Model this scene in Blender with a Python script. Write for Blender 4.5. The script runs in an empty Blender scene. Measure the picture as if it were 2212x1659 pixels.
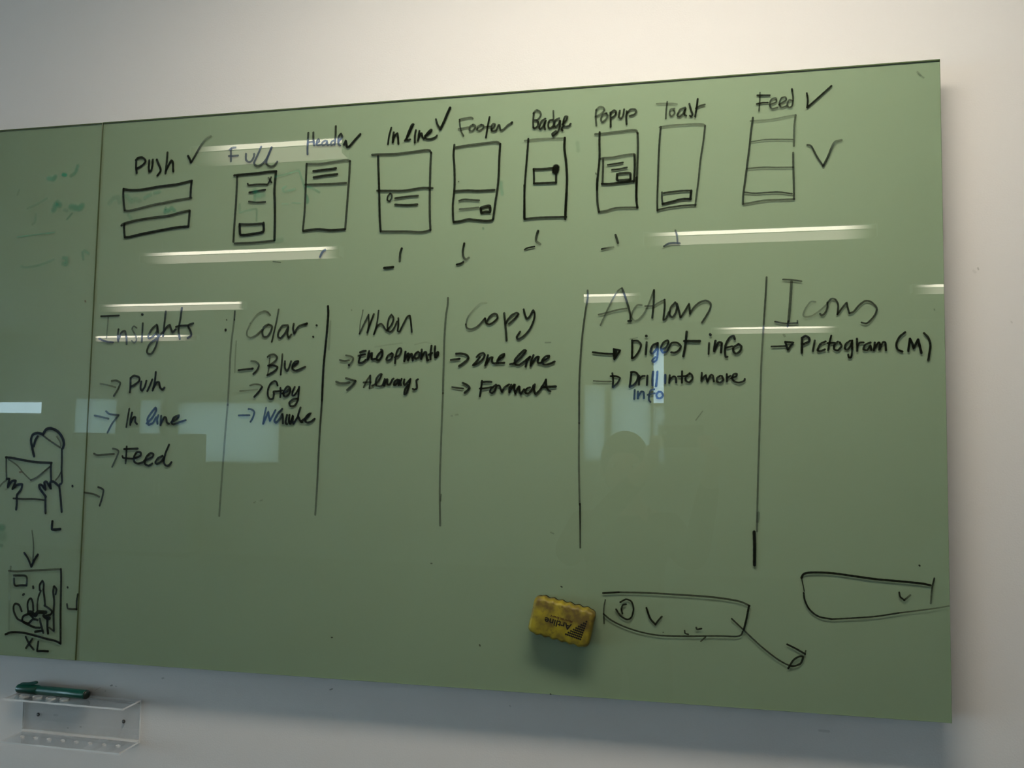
import bpy, bmesh, math, random
from mathutils import Vector, Matrix
C = bpy.context.scene.collection
S = bpy.context.scene
OZ = 1.185                      # height of the main pane's lower left corner above the floor
# ---------------------------------------------------------------- camera
YAW, PITCH, ROLL = 0.191702, 0.064048, 0.011352
CAM = Vector((1.047309, -1.281458, 0.415817 + OZ))
fwd = Vector((-math.sin(YAW)*math.cos(PITCH), math.cos(YAW)*math.cos(PITCH), math.sin(PITCH)))
r0 = Vector((math.cos(YAW), math.sin(YAW), 0)); u0 = r0.cross(fwd)
rgt = math.cos(ROLL)*r0 + math.sin(ROLL)*u0
upv = -math.sin(ROLL)*r0 + math.cos(ROLL)*u0
cd = bpy.data.cameras.new('camera'); cam = bpy.data.objects.new('camera', cd); C.objects.link(cam)
cd.sensor_fit = 'HORIZONTAL'; cd.sensor_width = 36.0; cd.lens = 36.0*1700/2212; cd.clip_start = 0.01
M = Matrix((rgt, upv, -fwd)).transposed().to_4x4(); M.translation = CAM
cam.matrix_world = M
S.camera = cam
# ---------------------------------------------------------------- world, exposure
W = bpy.data.worlds.new('daylight'); S.world = W; W.use_nodes = True
W.node_tree.nodes['Background'].inputs[0].default_value = (0.60, 0.85, 1.0, 1)
W.node_tree.nodes['Background'].inputs[1].default_value = 9.0
S.view_settings.view_transform = 'Standard'; S.view_settings.look = 'None'
S.view_settings.gamma = 1; S.view_settings.use_curve_mapping = False
S.view_settings.exposure = 0.0
LAMP_COL = (1.0, 0.91, 0.74)
LAMP_TUBE, LAMP_PANEL = 19.0, 4.8
NEAR_K, NEAR_Y = 2.62, -.51
S.cycles.transparent_max_bounces = 24
S.cycles.max_bounces = 8
S.cycles.use_denoising = True
S.cycles.use_adaptive_sampling = False
S.cycles.caustics_reflective = False; S.cycles.caustics_refractive = False
S.cycles.sample_clamp_indirect = 0.0

# ---------------------------------------------------------------- materials
def mat(name):
    m = bpy.data.materials.new(name); m.use_nodes = True
    nt = m.node_tree; nt.nodes.clear()
    out = nt.nodes.new('ShaderNodeOutputMaterial')
    return m, nt, out
def principled(name, col, rough=0.5, spec=0.5, metal=0.0, noise=0.0, nscale=20.0, bump=0.0, bscale=200.0, coat=0.0, trans=0.0):
    m, nt, out = mat(name)
    p = nt.nodes.new('ShaderNodeBsdfPrincipled'); nt.links.new(p.outputs[0], out.inputs[0])
    p.inputs['Roughness'].default_value = rough; p.inputs['Metallic'].default_value = metal
    p.inputs['Specular IOR Level'].default_value = spec; p.inputs['Coat Weight'].default_value = coat
    p.inputs['Base Color'].default_value = (*col, 1)
    if noise or bump:
        tc = nt.nodes.new('ShaderNodeTexCoord')
    if noise:
        n = nt.nodes.new('ShaderNodeTexNoise'); n.inputs['Scale'].default_value = nscale; n.inputs['Detail'].default_value = 4
        nt.links.new(tc.outputs['Object'], n.inputs['Vector'])
        mx = nt.nodes.new('ShaderNodeMix'); mx.data_type = 'RGBA'
        mx.inputs[6].default_value = (*[c*(1-noise) for c in col], 1); mx.inputs[7].default_value = (*[min(1, c*(1+noise)) for c in col], 1)
        nt.links.new(n.outputs['Fac'], mx.inputs[0]); nt.links.new(mx.outputs[2], p.inputs['Base Color'])
    if bump:
        n = nt.nodes.new('ShaderNodeTexNoise'); n.inputs['Scale'].default_value = bscale; n.inputs['Detail'].default_value = 3
        nt.links.new(tc.outputs['Object'], n.inputs['Vector'])
        b = nt.nodes.new('ShaderNodeBump'); b.inputs['Strength'].default_value = bump; b.inputs['Distance'].default_value = 0.001
        nt.links.new(n.outputs['Fac'], b.inputs['Height']); nt.links.new(b.outputs[0], p.inputs['Normal'])
    return m
def emission(name, col, strength, ends=None):
    m, nt, out = mat(name)
    e = nt.nodes.new('ShaderNodeEmission'); e.inputs[0].default_value = (*col, 1); e.inputs[1].default_value = strength
    nt.links.new(e.outputs[0], out.inputs[0])
    if ends:                                                        # end fade painted into the lamp's glow: (half length, left fade, right fade)
        hl, fl, fr = ends
        tc = nt.nodes.new('ShaderNodeTexCoord'); sx = nt.nodes.new('ShaderNodeSeparateXYZ'); nt.links.new(tc.outputs['Object'], sx.inputs[0])
        last = None
        for s, f in ((-1, fl), (1, fr)):
            if f <= 0: continue
            mr = nt.nodes.new('ShaderNodeMapRange'); mr.interpolation_type = 'SMOOTHSTEP'
            mr.inputs[1].default_value = s*hl; mr.inputs[2].default_value = s*(hl-f); mr.inputs[3].default_value = .02; mr.inputs[4].default_value = 1
            nt.links.new(sx.outputs[0], mr.inputs[0])
            mu = nt.nodes.new('ShaderNodeMath'); mu.operation = 'MULTIPLY'; nt.links.new(mr.outputs[0], mu.inputs[0])
            if last is None: mu.inputs[1].default_value = strength
            else: nt.links.new(last, mu.inputs[1])
            last = mu.outputs[0]
        if last is not None: nt.links.new(last, e.inputs[1])
    return m
def clear(name, tint, ior=1.5, haze=0.0, hrough=0.15, boost=1.0):
    # thin clear sheet: light passes straight through, the faces mirror by Fresnel
    m, nt, out = mat(name)
    t = nt.nodes.new('ShaderNodeBsdfTransparent'); t.inputs[0].default_value = (*tint, 1)
    g = nt.nodes.new('ShaderNodeBsdfGlossy'); g.inputs['Roughness'].default_value = 0.0
    sh = g.outputs[0]
    if haze:
        g2 = nt.nodes.new('ShaderNodeBsdfGlossy'); g2.inputs['Roughness'].default_value = hrough
        mh = nt.nodes.new('ShaderNodeMixShader'); mh.inputs[0].default_value = haze
        nt.links.new(g.outputs[0], mh.inputs[1]); nt.links.new(g2.outputs[0], mh.inputs[2]); sh = mh.outputs[0]
    f = nt.nodes.new('ShaderNodeFresnel'); f.inputs[0].default_value = ior
    geo = nt.nodes.new('ShaderNodeNewGeometry')
    mu = nt.nodes.new('ShaderNodeMath'); mu.operation = 'MULTIPLY'; mu.inputs[1].default_value = boost
    sub = nt.nodes.new('ShaderNodeMath'); sub.operation = 'SUBTRACT'; sub.inputs[0].default_value = 1.0
    fb = nt.nodes.new('ShaderNodeMath'); fb.operation = 'MULTIPLY'
    nt.links.new(f.outputs[0], mu.inputs[0]); nt.links.new(geo.outputs['Backfacing'], sub.inputs[1])
    nt.links.new(mu.outputs[0], fb.inputs[0]); nt.links.new(sub.outputs[0], fb.inputs[1])
    mx = nt.nodes.new('ShaderNodeMixShader')
    nt.links.new(fb.outputs[0], mx.inputs[0]); nt.links.new(t.outputs[0], mx.inputs[1]); nt.links.new(sh, mx.inputs[2])
    nt.links.new(mx.outputs[0], out.inputs[0])
    return m
def ink_mat(name, col, tint):
    m, nt, out = mat(name)
    p = nt.nodes.new('ShaderNodeBsdfPrincipled'); p.inputs['Base Color'].default_value = (*col, 1)
    p.inputs['Roughness'].default_value = 0.035; p.inputs['Specular IOR Level'].default_value = 0.42
    p.inputs['Specular Tint'].default_value = (*tint, 1)
    t = nt.nodes.new('ShaderNodeBsdfTransparent')
    at = nt.nodes.new('ShaderNodeAttribute'); at.attribute_name = 'opacity'
    tc = nt.nodes.new('ShaderNodeTexCoord')
    n = nt.nodes.new('ShaderNodeTexNoise'); n.inputs['Scale'].default_value = 700; n.inputs['Detail'].default_value = 2
    nt.links.new(tc.outputs['Object'], n.inputs['Vector'])
    # patchy where the marker ran dry: opacity * lerp(noise, 1, opacity)
    mr = nt.nodes.new('ShaderNodeMapRange'); mr.inputs[1].default_value = 0.3; mr.inputs[2].default_value = 0.7; mr.inputs[3].default_value = 0.90; mr.inputs[4].default_value = 1.06
    nt.links.new(n.outputs['Fac'], mr.inputs[0])
    mu = nt.nodes.new('ShaderNodeMath'); mu.operation = 'MULTIPLY'; mu.use_clamp = True
    nt.links.new(at.outputs['Fac'], mu.inputs[0]); nt.links.new(mr.outputs[0], mu.inputs[1])
    mx = nt.nodes.new('ShaderNodeMixShader')
    nt.links.new(mu.outputs[0], mx.inputs[0]); nt.links.new(t.outputs[0], mx.inputs[1]); nt.links.new(p.outputs[0], mx.inputs[2])
    nt.links.new(mx.outputs[0], out.inputs[0])
    return m
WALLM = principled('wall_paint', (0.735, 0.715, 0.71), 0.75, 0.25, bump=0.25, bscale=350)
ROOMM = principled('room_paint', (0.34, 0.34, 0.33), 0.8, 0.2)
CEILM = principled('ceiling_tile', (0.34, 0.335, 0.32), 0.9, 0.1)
FLOORM = principled('carpet', (0.19, 0.20, 0.21), 0.95, 0.1, noise=0.3, nscale=60)
BACKM = principled('green_backing_paint', (0.308, 0.378, 0.268), 0.6, 0.0, noise=0.03, nscale=2.5)
GLASSM = clear('board_glass', (0.965, 0.985, 0.965), 1.52, haze=0.15, hrough=0.25, boost=1.4)
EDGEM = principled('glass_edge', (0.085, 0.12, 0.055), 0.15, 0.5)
EDGEL = principled('glass_edge_lit', (0.36, 0.46, 0.31), 0.3, 0.5)  # paler copy of the edge glass, piped light painted into its colour
ACRYL = clear('acrylic', (0.992, 0.995, 0.997), 1.49, haze=0.15, hrough=0.1, boost=1.6)
ACEDGE = principled('acrylic_cut_edge', (0.72, 0.75, 0.77), 0.2, 0.8)
ALU = principled('brushed_aluminium', (0.5, 0.5, 0.5), 0.35, 0.5, metal=1.0)
DARK = principled('dark_metal', (0.03, 0.03, 0.03), 0.4, 0.5)
WHITE = principled('white_enamel', (0.7, 0.7, 0.68), 0.4, 0.4)
INKS = {'k': ink_mat('black_marker_ink', (0.005, 0.006, 0.003), (0.36, 0.56, 1.0)),
        'g': ink_mat('green_marker_ghost', (0.0, 0.30, 0.175), (0.6, 1, 0.8)),
        'w': ink_mat('wall_scuff', (0.06, 0.06, 0.06), (1, 1, 1)),
        'r': ink_mat('red_ink_dot', (0.20, 0.04, 0.02), (1, 1, 1))}

# ---------------------------------------------------------------- helpers
def link(name, me, m, parent=None):
    o = bpy.data.objects.new(name, me); C.objects.link(o)
    if m is not None: me.materials.append(m)
    if parent is not None: o.parent = parent
    return o
def from_bm(name, bm, m, parent=None, smooth=False):
    bmesh.ops.recalc_face_normals(bm, faces=bm.faces[:])
    me = bpy.data.meshes.new(name); bm.to_mesh(me); bm.free()
    if smooth:
        for p in me.polygons: p.use_smooth = True
    return link(name, me, m, parent)
def empty(name, loc=(0, 0, 0)):
    o = bpy.data.objects.new(name, None); C.objects.link(o); o.location = loc; o.empty_display_size = 0.05
    return o
def tag(o, label=None, cat=None, group=None, kind=None):
    if label: o['label'] = label
    if cat: o['category'] = cat
    if group: o['group'] = group
    if kind: o['kind'] = kind
    return o
def bx(bm, a, b, bevel=0.0):
    r = bmesh.ops.create_cube(bm, size=1)
    vs = r['verts']
    for v in vs:
        v.co = Vector([a[i] + (v.co[i]+0.5)*(b[i]-a[i]) for i in range(3)])
    if bevel:
        es = list({e for v in vs for e in v.link_edges})
        bmesh.ops.bevel(bm, geom=es, offset=bevel, segments=2, affect='EDGES', profile=0.5)
    return vs
def box(name, a, b, m, parent=None, bevel=0.0):
    bm = bmesh.new(); bx(bm, a, b, bevel); return from_bm(name, bm, m, parent)
def prism(name, poly, y0, y1, m, parent=None, loc=None):
    # polygon of (x, z) between two depths y0 < y1
    bm = bmesh.new()
    f = [bm.verts.new((x, y0, z)) for x, z in poly]; g = [bm.verts.new((x, y1, z)) for x, z in poly]
    bm.faces.new(f); bm.faces.new(g[::-1])
    n = len(poly)
    for i in range(n): bm.faces.new((f[i], g[i], g[(i+1) % n], f[(i+1) % n]))
    return from_bm(name, bm, m, parent)
def cyl(bm, p0, p1, r0_, r1_=None, seg=20, caps=True):
    p0 = Vector(p0); p1 = Vector(p1); d = (p1-p0).normalized(); r1_ = r0_ if r1_ is None else r1_
    a = d.orthogonal().normalized(); b = d.cross(a)
    A = [bm.verts.new(p0+r0_*(math.cos(t)*a+math.sin(t)*b)) for t in [2*math.pi*i/seg for i in range(seg)]]
    B = [bm.verts.new(p1+r1_*(math.cos(t)*a+math.sin(t)*b)) for t in [2*math.pi*i/seg for i in range(seg)]]
    for i in range(seg): bm.faces.new((A[i], A[(i+1) % seg], B[(i+1) % seg], B[i]))
    if caps: bm.faces.new(A[::-1]); bm.faces.new(B)
def lathe(bm, p0, d, prof, seg=24):
    # prof: (distance along d, radius); zero radius closes
    p0 = Vector(p0); d = Vector(d).normalized(); a = d.orthogonal().normalized(); b = d.cross(a); prev = None
    for s, r in prof:
        if r < 1e-6: ring = [bm.verts.new(p0+d*s)]
        else: ring = [bm.verts.new(p0+d*s+r*(math.cos(t)*a+math.sin(t)*b)) for t in [2*math.pi*i/seg for i in range(seg)]]
        if prev is not None:
            if len(prev) == 1 and len(ring) > 1:
                for i in range(seg): bm.faces.new((prev[0], ring[i], ring[(i+1) % seg]))
            elif len(ring) == 1 and len(prev) > 1:
                for i in range(seg): bm.faces.new((prev[i], prev[(i+1) % seg], ring[0]))
            else:
                for i in range(seg): bm.faces.new((prev[i], prev[(i+1) % seg], ring[(i+1) % seg], ring[i]))
        prev = ring
# marker strokes: colour, width, start and end opacity, then x z pairs, all in 0.1 mm from the main pane's lower left corner
INK_MAIN = [
  ('handwriting', 'black marker word Push with a tick', [
    (None, """
k 45 95 95 784 9207 782 9079 800 8951
k 44 95 95 771 9200 818 9240 897 9245 965 9197 971 9149 904 9089 810 9043
k 44 95 95 1053 9179 1049 9049 1067 8960 1101 8982 1124 9076 1126 9188
k 44 95 95 1210 9186 1242 9118 1290 9020 1298 8964 1260 8910 1236 8880
k 44 85 85 1425 9306 1422 9171 1411 9029 1402 8911
k 44 95 95 1410 8966 1461 9074 1509 9153 1545 9117 1553 9021 1561 8942
k 45 95 95 1850 9218 1895 9144 1915 9093
k 45 95 40 1915 9093 1987 9202 2098 9384 2195 9504 2295 9561
"""),
  ]),
  ('drawn_box', 'pair of slanted bars drawn under the word Push', [
    (None, """
k 46 93 93 537 8661 697 8634 942 8633 1288 8672 1632 8694 1946 8746
k 45 95 95 1946 8746 1935 8592 1933 8436
k 44 75 75 1951 8423 1645 8395 1389 8359 1131 8324 872 8272 663 8241 583 8253
k 45 90 90 537 8661 540 8533 560 8373 583 8253
k 46 85 85 527 7969 569 7999 795 8046 1142 8087 1486 8111 1740 8163 1918 8190
k 45 90 90 1927 8186 1923 8062 1913 7891
k 47 95 95 1905 7894 1667 7885 1325 7843 981 7794 722 7748 617 7741
k 46 95 95 587 7991 588 7896 608 7745
"""),
  ]),
  ('ink_ghost', 'faint green ghost writing between the Push bars and the Header sketch', [
    (None, """
g 84 20 20 249 8403 333 8495 439 8506 461 8409
g 92 20 20 597 8531 725 8413 776 8459 882 8422
g 74 28 28 985 8465 1053 8501 1104 8522
g 64 28 28 1190 8550 1293 8569
g 64 40 40 1423 8177 1428 8255 1490 8197 1548 8266 1619 8200
g 65 20 20 667 8162 723 8096
g 97 25 25 3214 8514 3267 8404 3381 8414
g 53 25 25 3216 8453 3221 8314
g 35 25 25 2926 8266 2935 8104 3063 8137 3259 8159 3267 7944
g 35 30 30 3615 8740 3777 8762 3938 8800 4058 8824 4101 8730 4154 8575 4206 8436
g 52 35 35 4224 8359 4247 8297 4244 8237
g 43 30 30 3816 8546 3761 8518 3779 8456 3835 8453 3996 8491
g 43 30 30 4219 8526 4349 8474 4462 8408
g 35 20 20 3762 8228 3875 8223
g 35 25 25 3955 8242 4100 8228
g 87 15 15 3670 7563 3767 7574
g 32 40 40 7456 7644 7460 7632
g 56 25 25 7761 8423 7762 8337 7782 8214
g 63 12 12 9050 9031 9067 8891
"""),
  ]),
  ('handwriting', 'black marker word Full half hidden by the light reflection', [
    (None, """
k 38 80 80 2713 9309 2717 9207 2722 9067
k 38 70 70 2685 9284 2738 9315 2804 9319
k 38 80 80 2676 9170 2760 9166 2860 9168
k 41 75 75 3017 9190 3021 9081 3080 9034 3137 9059 3176 9134 3177 9180
k 41 80 80 3310 9300 3257 9176 3183 9013 3232 8953 3297 8957 3377 9014 3440 9104 3516 9277
k 40 80 80 3516 9277 3471 9163 3433 9058 3428 8981 3495 8931 3576 8942 3639 9008
"""),
  ]),
  ('drawn_screen', 'phone screen sketch under the word Full with small cross and button', [
    (None, """
k 44 95 95 2798 8801 2923 8810 3203 8816 3449 8833 3620 8836
k 48 90 90 3620 8832 3609 8694 3600 8465 3616 8235 3626 7929 3629 7579
k 39 85 85 3630 7572 3411 7557 3166 7547 2853 7546
k 44 80 80 2857 8787 2857 8578 2851 8269 2838 7962 2827 7578
"""),
    ('text_line', """
k 35 90 90 3070 8637 3096 8605 3260 8612 3440 8603
k 35 95 95 3108 8473 3280 8493 3419 8507
k 35 90 90 3106 8304 3255 8282 3427 8282
"""),
    ('close_cross', """
k 35 85 85 3457 8595 3504 8669 3526 8729
k 35 85 85 3477 8720 3537 8634
"""),
    ('button_outline', """
k 44 90 90 2939 7896 3154 7884 3407 7892
k 48 97 97 3407 7900 3405 7740 3160 7703 2996 7697 2954 7719 2939 7896
"""),
  ]),
  ('handwriting', 'black marker word Header partly under the light reflection', [
    (None, """
k 40 85 85 4222 9503 4218 9380 4214 9227 4218 9113
k 40 85 85 4318 9504 4322 9389 4341 9266
k 35 70 70 4227 9331 4323 9336
k 35 80 80 4380 9294 4435 9336 4421 9383 4387 9339 4397 9265 4469 9273
k 34 80 80 4554 9344 4492 9310 4501 9256 4564 9275 4581 9343 4594 9254 4628 9264
k 34 80 80 4705 9335 4659 9300 4664 9246 4723 9266
k 40 80 80 4743 9591 4743 9409 4731 9257
k 39 90 90 4801 9314 4870 9386 4845 9451 4799 9390 4802 9268 4835 9236
k 43 95 95 4905 9247 4940 9321 4965 9201 5009 9211 5115 9325 5207 9418
"""),
  ]),
  ('drawn_screen', 'phone screen sketch under the word Header with two short lines on top', [
    (None, """
k 39 75 75 4207 8938 4335 8931 4526 8928 4779 8951 4968 8964 5028 8942
k 42 75 75 5027 8942 5022 8697 5006 8397 4991 8098 4969 7725
k 43 95 95 4961 7725 4687 7718 4449 7745 4179 7725
k 40 80 80 4207 8938 4202 8664 4200 8360 4193 8057 4171 7741
"""),
    ('divider_line', """
k 39 85 85 4194 8558 4346 8558 4585 8553 4790 8550 4963 8552
"""),
    ('text_line', """
k 41 95 95 4339 8801 4546 8813 4767 8828
k 43 95 95 4350 8686 4549 8706 4793 8721
"""),
  ]),
  ('handwriting', 'black marker words In line with a bold tick', [
    (None, """
k 35 95 95 5781 9496 5744 9351 5725 9206
k 39 95 95 5828 9410 5817 9321 5813 9232
k 39 95 95 5819 9245 5843 9345 5894 9393 5909 9316 5918 9201
k 38 95 95 6033 9251 6090 9330 6152 9465 6190 9533 6157 9526 6102 9405 6065 9293 6085 9254 6130 9264
k 38 95 95 6231 9422 6216 9322 6216 9202
k 38 95 95 6296 9405 6284 9318 6273 9236
k 38 95 95 6279 9255 6310 9348 6338 9362 6356 9288 6382 9261
k 38 95 95 6400 9310 6477 9356 6517 9398 6507 9420 6451 9370 6398 9298 6427 9258 6504 9251 6581 9274 6612 9303
k 36 95 95 6590 9595 6621 9498 6674 9419
k 49 98 98 6674 9413 6742 9553 6797 9688 6840 9780
"""),
  ]),
  ('drawn_screen', 'phone screen sketch under the words In line with bullet and two lines', [
    (None, """
k 38 85 85 5437 9032 5548 9034 5889 9025 6212 9044 6405 9060 6482 9051 6515 9007
k 41 80 80 6515 9007 6507 8775 6505 8525 6503 8275 6508 8025 6516 7825 6528 7651
k 38 85 85 6528 7650 6433 7628 6331 7620 6112 7641 5854 7651 5633 7659
k 42 93 93 5549 9006 5557 8827 5572 8572 5585 8318 5603 7939 5626 7660
"""),
    ('divider_line', """
k 38 90 90 5544 8386 5838 8369 6033 8363 6226 8382 6380 8397 6552 8382
"""),
    ('bullet_ring', """
k 33 90 90 5781 8322 5743 8273 5737 8210 5777 8189 5815 8244 5813 8308 5784 8322
"""),
    ('text_line', """
k 36 90 90 5880 8235 6061 8252 6292 8260
k 38 95 95 5882 8124 6090 8106 6283 8110
"""),
  ]),
  ('handwriting', 'black marker word Footer in thin letters', [
    (None, """
k 31 75 75 7014 9560 7022 9459 7049 9345 7089 9267
k 31 75 75 7014 9563 7109 9579 7222 9584 7248 9561
k 31 70 70 6998 9398 7086 9405 7174 9418
k 34 80 80 7249 9457 7199 9423 7194 9361 7238 9345 7288 9392 7293 9436 7255 9457
k 34 80 80 7400 9447 7338 9414 7326 9359 7364 9344 7432 9383 7437 9432 7394 9444
k 34 95 95 7542 9569 7513 9415 7484 9218
k 29 70 70 7457 9404 7575 9405
k 34 85 85 7576 9349 7625 9395 7639 9438 7599 9447 7575 9386 7588 9326 7638 9320 7669 9343
k 34 85 85 7663 9331 7699 9415 7718 9414 7737 9326 7787 9338 7860 9405 7933 9450
k 44 90 90 7924 9440 7936 9450
"""),
  ]),
  ('drawn_screen', 'phone screen sketch under the word Footer with lines and small button', [
    (None, """
k 41 80 80 6959 9075 7167 9098 7417 9113 7666 9126 7734 9088
k 40 90 90 7734 9088 7721 8832 7716 8586 7700 8340 7666 8096 7635 7853 7627 7792
k 39 90 90 6929 9121 6917 8940 6933 8752 6943 8502 6940 8316 6919 8069 6929 7821 6940 7771
k 40 95 95 6943 7775 7062 7783 7187 7809 7311 7794 7498 7769 7597 7773 7627 7793
k 24 80 80 7011 8474 7016 8469
"""),
    ('divider_line', """
k 39 93 93 6940 8310 7179 8310 7366 8295 7645 8296
"""),
    ('text_line', """
k 34 85 85 7031 8138 7119 8156 7256 8140 7381 8128
k 34 75 75 7040 7989 7184 7995 7370 8005
"""),
    ('button_outline', """
k 48 95 95 7414 7997 7482 8019 7569 8025 7573 7917 7496 7926 7422 7911 7410 7991
"""),
  ]),
  ('handwriting', 'black marker word Badge with looped g', [
    (None, """
k 35 85 85 8309 9587 8300 9457 8304 9337
k 35 80 80 8302 9582 8350 9636 8414 9601 8428 9535 8378 9468 8319 9464
k 35 90 90 8351 9462 8386 9429 8374 9354 8320 9320 8304 9342
k 35 90 90 8507 9476 8443 9436 8406 9341 8417 9297 8470 9348 8517 9453 8492 9357 8505 9292
k 35 90 90 8630 9451 8576 9438 8556 9353 8580 9298 8636 9337
k 32 75 75 8641 9602 8648 9434 8646 9326
k 35 90 90 8741 9469 8683 9442 8660 9357 8684 9321 8736 9374 8759 9437 8753 9319 8706 9225 8637 9170 8626 9208 8690 9253
k 35 90 90 8800 9364 8863 9430 8881 9488 8842 9491 8816 9423 8813 9347 8853 9318 8906 9325 8936 9361
k 35 95 95 8809 9331 8782 9285 8801 9253
"""),
  ]),
  ('drawn_screen', 'phone screen sketch under the word Badge with box and filled dot', [
    (None, """
k 36 60 60 8161 9118 8322 9130 8536 9130 8834 9118
k 36 93 93 8220 9147 8206 8920 8183 8597 8164 8274 8162 7995 8164 7791 8171 7769
k 42 95 95 8839 9125 8835 8937 8863 8721 8881 8453 8877 8240 8863 7963 8857 7815
k 42 90 90 8875 8190 8863 7907 8857 7745
k 33 90 90 8158 8354 8164 8081 8173 7773
k 36 93 93 8171 7772 8335 7785 8548 7786 8871 7779
"""),
    ('badge_box', """
k 39 93 93 8316 8622 8455 8615 8647 8620
k 36 93 93 8316 8622 8323 8482 8324 8374
k 39 95 95 8324 8374 8500 8371 8691 8372
k 36 90 90 8698 8548 8697 8366
"""),
    ('badge_dot', """
k 126 99 99 8696 8625 8686 8570
"""),
  ]),
  ('handwriting', 'black marker word Popup', [
    (None, """
k 34 70 70 9364 9568 9354 9462 9366 9301
k 34 70 70 9362 9569 9419 9618 9481 9601 9494 9549 9430 9489 9352 9457
k 34 75 75 9534 9503 9472 9481 9441 9403 9462 9353 9513 9387 9553 9454 9529 9501
k 34 90 90 9598 9510 9602 9392 9602 9264
k 34 90 90 9598 9497 9656 9546 9691 9514 9679 9461 9627 9422
k 34 85 85 9753 9531 9736 9436 9762 9394 9803 9432 9823 9547
k 35 90 90 9866 9512 9859 9407 9865 9295
k 34 85 85 9870 9475 9926 9538 9998 9535 10023 9496 9988 9449 9914 9429
"""),
  ]),
  ('drawn_screen', 'phone screen sketch under the word Popup with nested window', [
    (None, """
k 37 75 75 9348 9157 9483 9160 9690 9173 9947 9187 10019 9179 10044 9130
k 37 80 80 10044 9130 10050 8918 10045 8708 10035 8393 10025 8131 10030 8016
k 38 90 90 10026 8386 10024 8205 10024 8023 10041 7883
k 37 93 93 9421 9185 9418 9009 9422 8796 9413 8637 9393 8426 9383 8215
k 37 85 85 9389 8419 9380 8307 9384 8166 9391 7982 9415 7841
k 34 80 80 9415 7841 9536 7856 9687 7892 9864 7894 10047 7886
"""),
    ('popup_box', """
k 35 75 75 9443 8733 9485 8745 9640 8746 9794 8769 9978 8785
k 38 90 90 9994 8774 9999 8605 9994 8447 9984 8322
k 38 95 95 9461 8311 9590 8305 9795 8316 9984 8330
k 36 80 80 9480 8729 9480 8580 9471 8316
"""),
    ('text_line', """
k 31 95 95 9558 8624 9692 8638 9805 8652
k 31 93 93 9625 8536 9743 8545 9871 8564
"""),
    ('button_outline', """
k 38 93 93 9744 8471 9846 8476 9926 8465 9928 8367
k 42 95 95 9713 8462 9715 8357 9928 8358
"""),
  ]),
  ('handwriting', 'black marker word Toast in thin letters', [
    (None, """
k 29 55 55 10353 9603 10469 9601 10593 9592 10678 9575
k 29 75 75 10523 9626 10508 9482 10500 9345
k 30 75 75 10639 9505 10577 9493 10562 9414 10593 9376 10642 9424 10627 9490
k 32 85 85 10811 9509 10731 9483 10685 9389 10716 9361 10777 9415 10819 9501 10796 9398 10826 9371
k 33 93 93 10877 9566 10900 9471 10926 9389 10907 9355 10884 9368
k 33 93 93 11010 9640 10992 9497 10968 9346
k 30 85 85 10979 9485 11037 9518 11121 9539
"""),
  ]),
  ('drawn_screen', 'phone screen sketch under the word Toast with bar at bottom', [
    (None, """
k 30 65 65 10399 9206 10531 9225 10761 9226 10991 9224 11097 9209 11127 9183
k 32 85 85 10419 9213 10399 8973 10383 8652 10372 8332 10363 8013 10363 7821
k 31 75 75 11124 9184 11096 8930 11049 8615 11018 8299 10987 8063 10963 7874
k 31 90 90 10363 7829 10529 7862 10758 7883 10971 7890
"""),
    ('bar_outline', """
k 33 93 93 10465 8107 10606 8121 10759 8129 10903 8125
k 40 97 97 10903 8125 10888 7988
k 37 97 97 10444 7929 10606 7962 10758 7994 10895 7991
k 30 85 85 10437 8121 10437 8009 10449 7929
"""),
  ]),
  ('handwriting', 'black marker word Feed with a long tick at the top right', [
    (None, """
k 26 75 75 11982 9673 11976 9507 11965 9374
k 29 95 95 11940 9633 12132 9619
k 29 93 93 11932 9490 12013 9505 12102 9502
k 28 80 80 12138 9464 12234 9505 12220 9569 12161 9554 12128 9478 12160 9396 12248 9409
k 28 80 80 12271 9455 12381 9523 12367 9574 12308 9559 12278 9470 12307 9405 12380 9424
k 28 80 80 12483 9506 12425 9519 12395 9446 12424 9397 12471 9425 12487 9550 12473 9680
k 33 90 90 12471 9695 12476 9664
k 29 95 95 12695 9613 12708 9502 12697 9381
k 32 95 95 12697 9378 12846 9508 12977 9624 13064 9703
"""),
  ]),
  ('drawn_screen', 'list sketch under the word Feed split into four rows', [
    (None, """
k 28 50 50 11833 9217 11966 9216 12188 9225 12408 9257 12524 9268
k 34 80 80 11870 9269 11839 9042 11815 8807 11775 8495 11744 8262 11713 8028 11704 7872
k 32 65 65 12521 9265 12500 9079 12490 8767
k 33 75 75 12478 8659 12478 8410 12483 8146 12483 7914
k 30 75 75 11704 7869 11808 7883 12029 7912 12248 7913 12487 7914
"""),
    ('divider_line', """
k 22 70 70 11845 8877 12037 8896 12228 8892 12476 8874
k 25 70 70 11768 8441 12033 8450 12224 8436 12479 8426
k 26 85 85 11735 8058 11883 8036 12103 8038 12249 8037 12452 8001
"""),
  ]),
  ('tick_mark', 'loose black tick right of the four row list sketch', [
    (None, """
k 29 85 85 12692 8774 12750 8752 12834 8576 12925 8424
k 36 93 60 12925 8424 12991 8552 13065 8733 13109 8800 13202 8820
"""),
  ]),
  ('tick_mark', 'short pen dashes in a row under the phone screen sketches', [
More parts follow.
